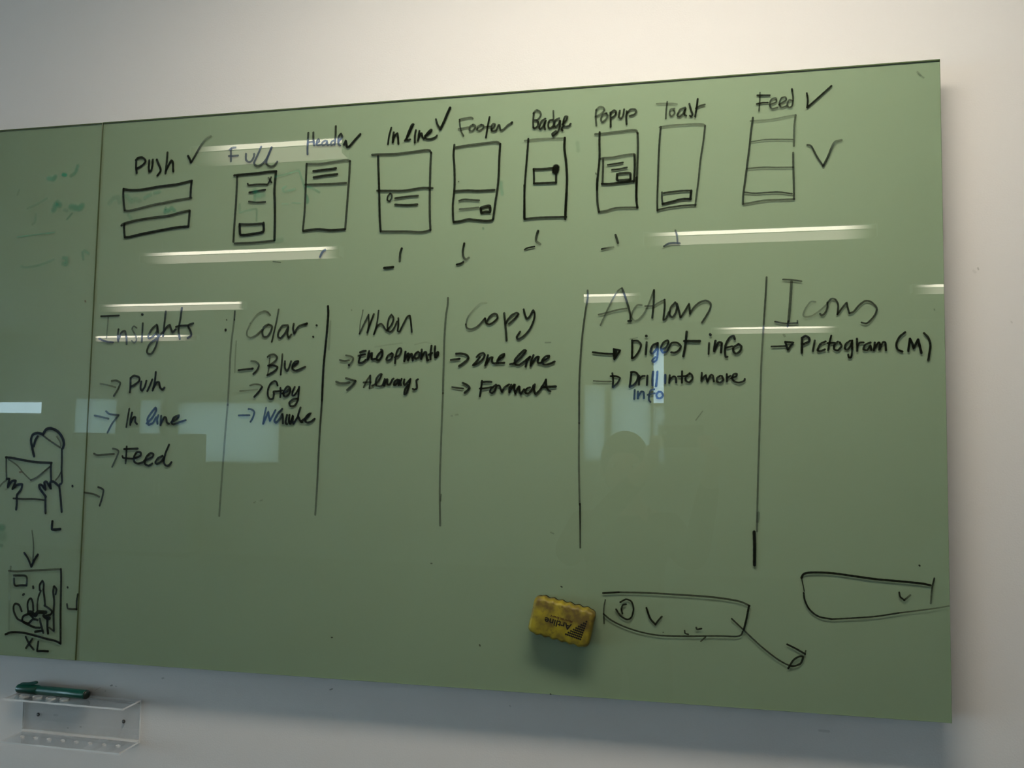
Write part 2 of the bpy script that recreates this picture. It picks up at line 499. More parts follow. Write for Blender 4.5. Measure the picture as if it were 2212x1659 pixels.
    (None, """
k 42 90 90 4602 7364 4556 7336 4511 7248
k 22 60 60 3616 7191 3760 7170
k 43 97 70 6018 7345 5992 7258 5986 7122
k 46 98 98 5706 7012 5868 7026
k 40 97 60 7131 7393 7108 7258 7122 7160 7166 7116 7215 7145
k 37 97 97 7005 7035 7061 7045 7117 7074
k 43 98 50 8401 7560 8374 7473 8370 7388 8439 7336
k 30 97 97 8177 7253 8226 7279 8340 7297
k 38 85 85 9688 7445 9709 7381 9729 7311
k 31 97 50 9463 7216 9539 7231 9655 7244
k 30 70 70 10650 7484 10676 7387 10683 7277
k 33 85 85 10470 7230 10537 7269 10616 7277 10716 7269
"""),
  ]),
  ('handwriting', 'large heading Insights followed by a colon', [
    (None, """
k 37 90 90 183 6268 355 6272 556 6275
k 28 50 50 334 6239 330 6106 324 5986 316 5854
k 37 92 92 159 5849 304 5794 461 5776
k 40 85 85 561 6016 552 5891 567 5791
k 40 85 85 570 5824 623 5956 696 5984 731 5875 744 5743
k 31 70 70 937 6037 876 6071 842 6019 921 5899 943 5807 898 5761 845 5801
k 40 85 85 1060 6121 1057 5976 1054 5779
k 50 95 95 1038 6286 1047 6283
k 40 85 85 1344 6090 1252 6013 1183 5883 1205 5840 1288 5881 1356 5972 1359 6077
k 40 85 85 1367 6051 1384 5893 1353 5710 1273 5567 1200 5555 1169 5607 1221 5738 1362 5841 1466 5944
k 41 85 85 1522 6330 1508 6153 1484 5879
k 41 90 90 1488 5944 1556 6048 1612 6086 1644 6007 1676 5941 1738 5999
k 41 85 85 1844 6389 1824 6187 1796 5992 1828 5822
k 41 90 90 1743 6045 1829 6063 1972 6067
k 41 90 90 2085 6105 2000 6080 1990 6039 2036 5963 2054 5884 1982 5840
k 26 60 60 2744 6159 2750 6153
k 44 95 95 2733 5979 2735 5966
"""),
  ]),
  ('column_line', 'thin vertical marker line between Insights and Color columns', [
    (None, """
k 35 75 75 2903 6308 2898 6156
k 38 50 50 2898 6156 2859 5784 2843 5464 2837 5081 2826 4623
k 38 45 45 2826 4634 2797 4114 2774 3609 2752 3106 2735 2662
k 28 28 28 2950 5770 2941 5463 2943 5208
"""),
  ]),
  ('handwriting', 'arrow and word Push in the Insights column', [
    (None, """
k 33 60 60 232 5007 389 4981 554 4941
k 40 75 75 467 5060 563 5066 646 5020 601 4902 525 4784
k 41 93 93 856 5098 859 4954 853 4850
k 41 93 93 855 5114 927 5157 1031 5124 1034 5059 949 4994 863 4952
k 43 95 95 1078 5046 1069 4928 1100 4879 1155 4954 1182 5059
k 41 95 95 1302 5084 1256 4967 1210 4876
k 41 95 95 1368 5221 1354 5045 1318 4883
k 43 95 95 1324 4915 1384 5026 1442 5030 1467 4941 1512 4902 1554 4935
"""),
  ]),
  ('handwriting', 'arrow and words In line in the Insights column', [
    (None, """
k 38 75 75 142 4420 300 4391 435 4363
k 38 80 80 376 4500 460 4448 646 4432 513 4272 426 4108
k 36 90 90 856 4548 832 4379 810 4216
k 41 95 95 915 4477 892 4353 889 4256
k 41 95 95 895 4288 948 4392 989 4393 988 4315 1027 4270
k 39 93 93 1222 4284 1326 4382 1407 4518 1393 4574 1321 4499 1237 4369 1260 4259 1345 4292 1412 4396
k 39 95 95 1454 4435 1432 4357 1444 4280
k 41 95 95 1512 4422 1505 4255
k 41 95 95 1511 4280 1571 4397 1614 4384 1632 4307 1676 4279
k 39 93 93 1718 4308 1843 4379 1872 4437 1771 4398 1729 4308 1763 4270 1875 4309 2008 4349
"""),
  ]),
  ('handwriting', 'arrow and word Feed in the Insights column', [
    (None, """
k 38 75 75 164 3719 232 3694 365 3703 578 3719
k 36 75 75 551 3816 625 3804 674 3760 619 3623 552 3486
k 38 93 93 835 3859 835 3704 827 3555
k 41 95 95 786 3813 1062 3824
k 38 93 93 756 3683 779 3651 925 3641 998 3642
k 41 95 95 998 3642 1126 3696 1127 3754 1051 3759 996 3681 1001 3591 1075 3553 1182 3581
k 41 95 95 1203 3607 1359 3674 1388 3726 1326 3748 1243 3672 1220 3556 1294 3519 1371 3559
k 41 95 95 1573 3701 1488 3663 1432 3585 1465 3554 1549 3600 1603 3678
k 40 95 95 1693 3903 1628 3742 1606 3588 1652 3525 1709 3539 1756 3591
"""),
  ]),
  ('handwriting', 'small empty arrow at the foot of the Insights column', [
    (None, """
k 36 75 75 0 3006 194 2979 315 2936
k 38 85 85 284 3110 367 3080 395 3048 375 2919 330 2775
"""),
  ]),
  ('handwriting', 'large heading Color followed by a colon', [
    (None, """
k 33 75 35 3593 6228 3536 6285 3463 6298 3343 6243 3215 6087
k 33 40 85 3215 6087 3153 5942 3162 5862 3224 5828 3332 5872 3450 5971
k 38 85 85 3556 6060 3479 6016 3452 5915 3479 5845 3551 5846 3614 5935 3636 6025 3574 6059
k 34 65 90 3752 6326 3722 6136 3670 5890 3639 5750
k 39 88 88 3936 6040 3834 6033 3765 5933 3756 5844 3805 5815 3886 5898 3948 6020 3935 5886 3961 5813 4007 5874
k 39 90 90 4048 6063 4039 5974 4066 5884 4122 5995 4192 6039 4286 6059
k 47 93 93 4263 6051 4298 6065
k 39 95 95 4480 6032 4485 6027
k 37 95 95 4421 5832 4426 5824
"""),
  ]),
  ('column_line', 'bold vertical marker line between Color and When columns', [
    (None, """
k 42 97 97 4685 6366 4695 6208 4675 5876 4649 5546 4629 5215 4620 4717
k 37 85 50 4620 4720 4591 4028 4572 3229 4552 2736
k 34 22 22 4739 6097 4733 5876 4724 5600
"""),
  ]),
  ('handwriting', 'arrow and word Blue under the Color heading', [
    (None, """
k 36 93 93 3013 5248 3134 5261 3280 5274
k 43 95 95 3270 5271 3288 5275
k 38 70 95 3256 5408 3334 5399 3395 5358 3405 5313 3369 5242 3303 5180
k 26 70 70 3616 5491 3605 5393 3599 5277 3579 5170
k 36 85 85 3568 5482 3620 5518 3697 5522 3748 5477 3729 5419 3621 5337
k 39 95 95 3583 5326 3674 5330 3762 5303 3744 5258 3669 5205 3574 5156
k 36 75 95 3850 5525 3845 5391 3829 5165
k 39 90 90 3902 5400 3906 5284 3946 5226 3982 5284 4019 5399
k 39 95 95 4067 5328 4141 5372 4159 5402 4093 5390 4048 5328 4050 5266 4108 5234 4202 5265 4286 5300
"""),
  ]),
  ('handwriting', 'arrow and word Grey under the Color heading', [
    (None, """
k 31 60 30 3056 4876 3197 4885 3390 4903
k 31 65 65 3247 4974 3338 4996 3445 4983 3480 4947
k 39 97 97 3480 4947 3430 4876 3336 4773
k 37 95 95 3777 4974 3751 5036 3703 5049 3637 5000 3597 4903 3596 4796 3637 4734 3694 4743 3711 4814 3699 4867 3776 4872 3871 4885
k 37 97 97 3831 4929 3839 4858 3832 4770
k 39 97 97 3873 4832 3967 4876 4012 4938 3964 4956 3909 4894 3895 4805 3932 4779 4006 4832 4023 4912
k 37 97 97 4102 4947 4062 4859 4064 4797 4102 4806 4166 4894 4185 4947
k 37 95 95 4185 4947 4178 4815 4162 4700 4108 4621 4032 4611 4009 4673 4067 4726 4161 4744
"""),
  ]),
  ('handwriting', 'arrow and bold word White under the Color heading', [
    (None, """
k 34 95 95 3047 4442 3154 4445 3256 4446
k 36 90 90 3233 4555 3296 4546 3346 4502 3320 4404 3279 4332
k 34 85 85 3570 4583 3541 4441 3522 4299
k 41 92 92 3522 4299 3580 4432 3615 4512 3628 4433 3650 4353
k 37 92 92 3650 4353 3704 4451 3749 4539
k 42 93 93 3877 4558 3798 4478 3736 4354 3766 4317 3830 4381 3884 4478 3896 4399 3899 4311
k 44 97 97 3971 4453 3948 4329 3976 4294
k 44 97 97 4018 4453 4013 4330 4042 4303 4085 4449 4079 4330
k 39 95 95 4222 4586 4188 4480 4171 4419 4099 4304
k 42 97 97 4180 4436 4230 4349 4258 4332
k 40 97 97 4258 4358 4359 4429 4418 4490 4358 4455 4313 4385 4343 4328 4409 4333 4492 4390
"""),
  ]),
  ('handwriting', 'large heading When', [
    (None, """
k 22 55 55 5336 6285 5322 6188 5293 6066 5282 5871
k 33 80 80 5282 5871 5358 6034 5440 6201
k 33 80 80 5440 6196 5449 6032 5426 5890
k 35 95 95 5426 5890 5476 6052 5536 6210
k 31 88 88 5622 6270 5603 6091 5574 5949 5544 5858
k 35 90 90 5550 5868 5595 5989 5657 6039 5701 6018 5756 5936 5804 5913
k 34 90 90 5798 5941 5870 6036 5896 6137 5856 6197 5815 6139 5791 6027 5798 5925 5841 5894 5904 5954 5959 6075
k 34 93 93 5982 6131 5987 6024 5975 5913 6010 5902 6071 6023 6142 6153 6189 6173 6206 6081 6219 5980 6229 5889
k 25 30 30 5123 6294 5127 6284
"""),
  ]),
  ('column_line', 'faded vertical marker line between When and Copy columns', [
    (None, """
k 37 62 62 6860 6462 6857 6342 6829 6141 6810 5791 6806 5392 6801 5093 6800 4840
k 35 55 55 6801 4844 6782 4056 6772 3281 6791 2627
k 24 50 50 6798 3143 6792 3035
"""),
  ]),
  ('handwriting', 'arrow and crowded words End of month', [
    (None, """
k 33 80 80 4931 5417 5017 5400 5102 5412
k 33 75 75 5044 5497 5125 5482 5176 5454 5167 5397 5104 5326
k 41 95 95 5101 5331 5107 5323
k 43 97 97 5303 5547 5352 5566 5402 5570
k 36 95 95 5270 5486 5344 5504 5394 5511
k 40 97 97 5314 5500 5287 5415 5283 5366 5347 5367 5406 5414
k 43 98 98 5467 5565 5452 5499 5440 5423
k 43 98 98 5445 5433 5483 5508 5522 5536 5514 5470 5525 5423 5574 5432
k 41 98 98 5699 5563 5641 5516 5605 5450 5616 5403 5663 5422 5706 5497 5709 5567 5684 5591
k 38 95 95 5877 5524 5809 5486 5783 5421 5811 5400 5869 5430 5902 5505 5872 5528
k 37 95 95 5933 5457 6005 5485 6048 5560 6042 5606 6003 5607 5965 5542 5947 5457 5942 5354
k 41 98 98 6123 5549 6113 5475 6105 5391
k 41 98 98 6114 5419 6161 5512 6182 5521 6173 5404
k 41 98 98 6177 5428 6219 5507 6244 5502 6255 5399
k 39 97 97 6349 5547 6297 5511 6288 5455 6318 5431 6365 5463 6374 5529
k 40 98 98 6413 5584 6406 5491 6407 5426
k 40 98 98 6409 5444 6461 5537 6490 5537 6501 5462 6513 5397 6533 5406
k 39 97 97 6584 5648 6569 5518 6571 5420
k 37 97 97 6534 5495 6600 5525
k 39 97 97 6648 5638 6644 5536 6652 5452
k 39 97 97 6654 5489 6691 5543 6709 5526 6692 5479 6669 5452
k 25 12 12 5569 5639 5815 5674 6059 5700
k 24 15 15 6284 5670 6477 5709 6593 5676
"""),
  ]),
  ('handwriting', 'arrow and word Always under End of month', [
    (None, """
k 41 80 80 4876 5038 4937 5014 5037 5011 5117 5024
k 41 80 80 5055 5099 5136 5075 5226 5052
k 41 88 88 5231 5047 5158 4962 5080 4896
k 33 80 80 5497 5145 5435 5056 5383 4943
k 33 90 90 5497 5145 5499 5046 5487 4924
k 34 80 80 5376 5023 5505 5028
k 36 90 90 5531 4967 5594 4999 5661 5074 5706 5168 5679 5168 5621 5112 5595 5028 5615 4971 5684 4957 5723 4981
k 37 97 97 5760 5083 5732 4990 5754 4969 5789 5074 5811 5074 5811 4994 5850 4990 5897 5074 5918 5088
k 39 97 97 5990 5074 5937 5036 5928 4980 5967 4990 6024 5074 6016 4980
k 39 97 97 6063 5083 6044 5027 6055 4980
k 39 97 97 6112 5073 6103 5008 6123 4980 6171 5027 6220 5082
k 39 95 95 6218 5073 6201 4980 6155 4841 6117 4822 6125 4896 6181 4980
k 37 95 95 6354 5077 6327 5054 6337 4971 6337 4924 6299 4901 6265 4915
"""),
  ]),
  ('handwriting', 'large heading Copy', [
    (None, """
k 29 15 70 7536 6363 7434 6355 7314 6252 7214 6125 7180 6005
k 33 75 90 7180 6005 7196 5945 7268 5924 7359 5953 7439 6021 7509 6105
k 36 93 93 7514 6100 7530 6030 7581 5999 7661 6038 7725 6106 7712 6166 7659 6178 7589 6128 7550 6059
k 39 88 88 7840 6183 7851 6074 7874 5876 7885 5723
k 36 93 93 7872 6014 7901 6073 7970 6151 8050 6184 8085 6169 8031 6101 7922 6004
k 36 95 95 8170 6241 8199 6137 8229 6082 8269 6116 8329 6228 8357 6164 8339 6046 8271 5900 8173 5794 8079 5741 8059 5785 8113 5868
k 23 30 30 8539 5680 8627 5683
"""),
  ]),
  ('handwriting', 'arrow and words One line', [
    (None, """
k 37 95 95 6929 5403 7001 5415 7082 5424
k 40 97 97 7020 5509 7122 5509 7204 5483 7235 5438 7185 5379 7074 5300
k 36 95 95 7432 5447 7368 5368 7308 5314 7388 5338 7468 5397 7515 5476 7492 5517 7426 5501 7376 5452
k 39 97 97 7570 5480 7549 5396 7525 5308
k 39 97 97 7540 5327 7599 5426 7649 5445 7640 5376 7670 5341 7720 5346
k 39 97 97 7740 5395 7829 5453 7853 5497 7789 5473 7735 5395 7740 5351 7850 5350
k 37 97 97 7950 5325 8019 5344 8127 5432 8217 5548 8185 5558 8097 5481 8029 5393 8039 5325 8099 5314 8178 5363 8285 5450
k 39 97 97 8285 5445 8237 5382 8213 5285
k 39 97 97 8344 5474 8306 5382 8297 5299
k 39 97 97 8301 5313 8384 5430 8435 5449 8414 5371 8434 5342 8483 5351
k 37 97 97 8492 5371 8590 5428 8611 5462 8541 5448 8487 5380 8512 5322 8591 5321 8697 5364
"""),
  ]),
  ('handwriting', 'arrow and word Format', [
    (None, """
k 32 90 90 6957 4944 7060 4929 7151 4919
k 40 95 95 7140 5013 7201 4988 7257 4944 7243 4905 7178 4850
k 38 97 97 7473 5047 7464 4954 7441 4792
k 38 97 97 7468 5027 7554 5034 7634 5030
k 36 95 95 7440 4919 7535 4924 7635 4944
k 37 97 97 7715 4983 7636 4924 7614 4865 7647 4844 7696 4885 7725 4963 7775 4963 7816 4856 7855 4934 7936 4988
k 39 97 97 7972 4983 7945 4924 7943 4856
k 39 97 97 7945 4866 8004 4963 8035 4992 8024 4924 8045 4838
k 39 97 97 8045 4846 8093 4944 8115 4953 8114 4876 8139 4832 8192 4905
k 37 96 96 8290 4939 8232 4914 8210 4856 8252 4835 8311 4885 8349 4973
k 37 97 97 8370 4987 8357 4905 8382 4827 8448 4885 8535 5021 8556 5069
k 38 95 95 8554 5060 8564 4963 8594 4895 8628 4874
k 41 97 97 8486 4948 8594 4948 8720 4953
k 24 30 30 7021 4475 7067 4480
k 24 30 30 6950 4460 6971 4460
"""),
  ]),
  ('column_line', 'long vertical marker line between Copy and Actions columns', [
    (None, """
k 33 75 75 9235 6535 9236 6411 9201 6193 9153 5801 9126 5440 9107 5007 9108 4354
k 32 60 60 9108 4355 9108 3709 9123 3038
k 27 95 70 9130 3053 9138 2349
"""),
  ]),
  ('handwriting', 'large heading Actions with a tall crossed A', [
    (None, """
k 27 65 65 9447 5957 9518 6115 9617 6330 9716 6502 9773 6551
k 35 85 85 9794 6558 9830 6470 9887 6295 9930 6122 9930 6021
k 38 90 90 9899 6019 9944 6024
k 29 70 70 9417 6131 9589 6171 9731 6205 9873 6224
k 30 60 60 10113 6274 10043 6275 9972 6179 9951 6078 10001 6020 10071 6047 10155 6146 10225 6289 10302 6502
k 34 90 90 10309 6516 10302 6287 10281 6065
k 28 70 70 10169 6258 10295 6261 10379 6307 10477 6355
k 34 88 88 10477 6355 10477 6212 10456 6027 10497 6047 10546 6154
k 34 88 88 10643 6306 10574 6224 10557 6111 10601 6067 10650 6137 10674 6251 10646 6308
k 34 88 88 10674 6286 10705 6165 10726 6058 10795 6163 10864 6283 10877 6119
k 32 85 85 10877 6133 10946 6231 11029 6300 11125 6327 11195 6283 11192 6198 11124 6072 11062 5974
"""),
  ]),
  ('handwriting', 'bold arrow and words Digest info', [
    (None, """
k 35 97 97 9325 5513 9494 5492 9648 5485
k 33 98 98 9664 5562 9770 5542 9672 5393 9664 5562
k 60 98 98 9693 5523 9687 5462
k 37 97 97 9961 5702 9962 5553 9958 5411
k 34 95 95 9968 5695 10044 5694 10104 5629 10070 5526 10006 5436 9962 5411
k 37 95 95 10193 5667 10177 5474
k 45 97 97 10184 5770 10189 5768
k 36 95 95 10361 5652 10285 5614 10253 5512 10285 5483 10348 5562 10369 5652
k 34 95 95 10369 5652 10367 5485 10348 5382 10300 5344 10279 5372 10329 5427
k 34 95 95 10423 5536 10499 5586 10539 5663 10524 5695 10461 5664 10417 5574 10448 5497 10511 5516 10542 5573
k 35 95 95 10542 5573 10586 5650 10674 5655 10734 5597 10699 5533 10636 5495 10580 5502
k 41 95 95 10824 5829 10804 5635 10770 5437
k 44 97 97 10786 5680 10910 5678 11028 5677
k 33 90 90 11171 5643 11162 5472
k 45 97 97 11188 5782 11194 5777
k 39 97 97 11270 5678 11255 5592 11248 5516
k 38 97 97 11261 5541 11316 5654 11367 5641 11361 5565 11354 5492
k 35 95 95 11566 5702 11551 5756 11487 5728 11426 5615 11413 5501 11425 5423 11452 5423
k 33 95 95 11426 5565 11523 5589
k 36 95 95 11620 5619 11547 5576 11541 5513 11583 5472 11646 5512 11666 5587 11620 5626
k 19 40 40 9929 5722 10044 5744
"""),
  ]),
  ('handwriting', 'thin arrow and words Drill into more info', [
    (None, """
k 26 70 70 9341 5044 9495 5035 9624 5035
k 34 95 95 9643 5167 9656 5063 9650 4947
k 33 95 95 9617 5122 9701 5121 9767 5089 9727 5011 9656 4947
k 37 97 97 9949 5176 9937 5063 9922 4947
k 36 97 97 9943 5185 10007 5185 10054 5140 10045 5062 9994 4985 9931 4953
k 34 97 97 10076 5127 10070 4983
k 33 97 97 10077 5075 10121 5120 10161 5124
k 36 95 95 10205 5126 10197 4979
k 38 95 95 10294 5190 10285 5075 10285 4972
k 37 95 95 10363 5190 10354 5075 10341 4959
k 37 95 95 10488 5138 10485 5010
k 34 97 97 10557 5132 10548 5010
k 34 97 97 10551 5061 10610 5112 10650 5099 10656 5017
k 34 97 97 10750 5195 10747 5013
k 31 95 95 10685 5112 10834 5124
k 34 93 93 10871 5162 10809 5112 10807 5048 10859 5020 10911 5073 10902 5137 10865 5162
k 33 95 95 11056 5168 11050 5041
k 33 97 97 11056 5067 11118 5136 11142 5025 11191 5133 11228 5123 11242 5035
k 33 95 95 11340 5123 11289 5085 11289 5035 11337 5013 11389 5060 11365 5120
k 33 97 97 11441 5148 11441 5034
k 32 95 95 11441 5085 11496 5122
k 32 95 95 11508 5085 11581 5109 11595 5153 11545 5147 11520 5084 11556 5032 11628 5013 11701 5040 11713 5071
k 33 95 95 10003 4895 9995 4754
k 34 95 95 10054 4870 10052 4761
k 34 95 95 10054 4790 10108 4870 10146 4857 10149 4767
k 32 93 93 10310 4908 10260 4893 10234 4831 10228 4742 10253 4704
k 30 90 90 10209 4819 10322 4844
k 35 95 95 10385 4870 10348 4829 10360 4768 10410 4765 10450 4806 10429 4857 10385 4870
"""),
  ]),
  ('column_line', 'long vertical marker line between Actions and Icons columns', [
    (None, """
k 30 75 75 12057 6678 12033 6303 12001 5863
k 31 60 60 12001 5863 11961 5206 11924 4119 11897 3401 11877 2702
k 49 35 35 11901 2986 11888 2854
k 49 99 99 11836 2694 11841 2490 11837 2187
"""),
  ]),
  ('handwriting', 'large heading Icons with a serifed I', [
    (None, """
k 28 80 80 12303 6636 12441 6626 12578 6601
k 43 70 70 12430 6598 12411 6320 12381 5974
k 32 85 85 12375 5974 12364 5892
k 28 85 85 12177 5971 12328 5941 12512 5945
k 25 80 80 12512 5979 12512 5942
k 27 50 50 12782 6271 12711 6273 12631 6164 12598 6067 12630 6039 12721 6051 12826 6118 12917 6199 12956 6240
k 31 85 85 12959 6260 12955 6171 12916 6089 12870 6056 12848 6084
k 29 88 88 12956 6247 13015 6314 13073 6303 13113 6223 13102 6072
k 29 88 88 13102 6072 13161 6153 13239 6255 13251 6179 13275 6083
k 30 85 85 13275 6083 13339 6109 13417 6203 13507 6269 13595 6251 13672 6157 13642 6049 13565 5955 13514 5922 13451 5936
k 35 35 35 12307 5761 12320 5740
"""),
  ]),
  ('handwriting', 'arrow and word Pictogram with M in brackets', [
    (None, """
k 30 93 93 12121 5579 12233 5582 12325 5588
k 35 97 97 12328 5650 12446 5639 12363 5526 12328 5650
k 39 98 98 12577 5709 12573 5585 12571 5478
k 37 98 98 12577 5709 12629 5740 12681 5708 12680 5653 12592 5610
k 32 95 95 12764 5666 12734 5502
k 34 97 97 12923 5650 12845 5610 12802 5515 12843 5498 12911 5527
k 32 97 97 13007 5738 12974 5609 12959 5513
k 31 97 97 12948 5623 13051 5628
k 33 97 97 13102 5645 13050 5594 13047 5526 13100 5509 13155 5579 13128 5634
k 33 97 97 13281 5657 13217 5606 13203 5538 13241 5521 13293 5592 13309 5659
k 33 97 97 13309 5659 13307 5496 13290 5401 13258 5402 13250 5443
k 35 97 97 13379 5686 13380 5498
k 33 97 97 13381 5577 13420 5624 13473 5628
k 33 97 97 13574 5627 13496 5590 13469 5522 13520 5508 13574 5582 13585 5514
k 33 98 98 13635 5626 13620 5507
k 33 98 98 13627 5531 13685 5625 13706 5614 13696 5506 13748 5625 13785 5624 13792 5505
k 34 97 97 14069 5778 13987 5705 13941 5598 13958 5517 14026 5483
k 37 97 97 14135 5677 14107 5489
k 37 97 97 14135 5677 14171 5596 14184 5526 14208 5582 14249 5662
k 41 98 98 14249 5662 14269 5568 14291 5461
k 35 95 95 14334 5761 14394 5687 14419 5580 14404 5460 14385 5347
"""),
  ]),
  ('drawn_bar', 'long rounded bar sketch with ring and curling arrow right of the eraser', [
    (None, """
k 32 97 97 9506 1646 9755 1671
k 31 80 80 9755 1671 10166 1682 10652 1678 11131 1669 11447 1645 11634 1614 11759 1562
k 32 95 95 11751 1565 11710 1356 11670 1195
k 27 85 85 11655 1170 11631 1114 11553 1085 11286 1077 10891 1051 10571 1035 10329 1037 10085 1072 9839 1139 9641 1226 9516 1318
k 23 75 75 9543 1541 9520 1400 9525 1170
k 26 85 85 10779 1128 10787 1088 10835 1075
k 28 90 90 10955 1186 10971 1158 11034 1175
k 24 75 75 11026 982 11097 1050
k 18 60 60 10447 1085 10453 1085
"""),
    ('ring', """
k 29 93 93 9780 1517 9871 1566 9953 1537 9989 1425 9957 1292 9888 1253 9789 1300 9714 1402
k 29 93 93 9814 1342 9797 1415 9822 1473 9871 1489
"""),
    ('small_tick', """
k 32 95 95 10191 1448 10248 1292 10329 1199
k 30 90 90 10329 1199 10377 1267 10429 1326
"""),
    ('curling_arrow', """
k 26 85 85 11492 1352 11663 1195 11909 972 12137 798 12289 714 12342 698
k 30 93 93 12319 653 12396 783 12488 844 12536 839 12502 743 12410 695 12334 693
k 30 95 95 12307 1012 12428 957 12564 884
k 22 70 70 12575 935 12563 872
"""),
  ]),
  ('drawn_bar', "open ended rounded bar sketch running to the board's right edge", [
    (None, """
k 35 98 98 12527 2022 12560 2082 12673 2109 12963 2112 13281 2081 13595 2050 13907 2035 14216 2016 14345 1995
k 16 90 90 12527 2022 12550 1905 12565 1822
k 27 97 97 12556 1797 12571 1688 12634 1558 12762 1456 12953 1425
k 25 90 90 12953 1425 13271 1459 13586 1501 13898 1567
k 22 80 50 13898 1567 14208 1624 14438 1669 14593 1706
k 26 95 60 14401 2099 14368 1958 14344 1729
"""),
    ('small_tick', """
k 26 93 93 13912 1871 13926 1806 13979 1763
k 29 93 60 13979 1759 14066 1837
k 26 90 90 14198 2281 14204 2275
"""),
  ]),
  ('ink_speck', 'scattered tiny ink specks and scuffs on the lower board', [
    (None, """
k 22 70 70 8672 10 8679 3
k 24 70 70 4907 677 4924 678
k 23 60 60 6642 1994 6658 1995
k 27 60 60 7494 711 7502 697
k 22 80 80 8831 1717 8846 1710
k 35 25 25 14325 9826 14364 9772
k 28 30 30 14338 9796 14410 9731
k 20 40 40 14485 6123 14491 6109
k 23 25 25 8658 2577 8704 2556
k 21 30 30 3389 2910 3424 2928
k 21 30 30 3512 2946 3555 2963
k 18 40 40 10961 4415 11068 4562
k 23 50 50 9360 8496 9368 8472
"""),
  ]),
]
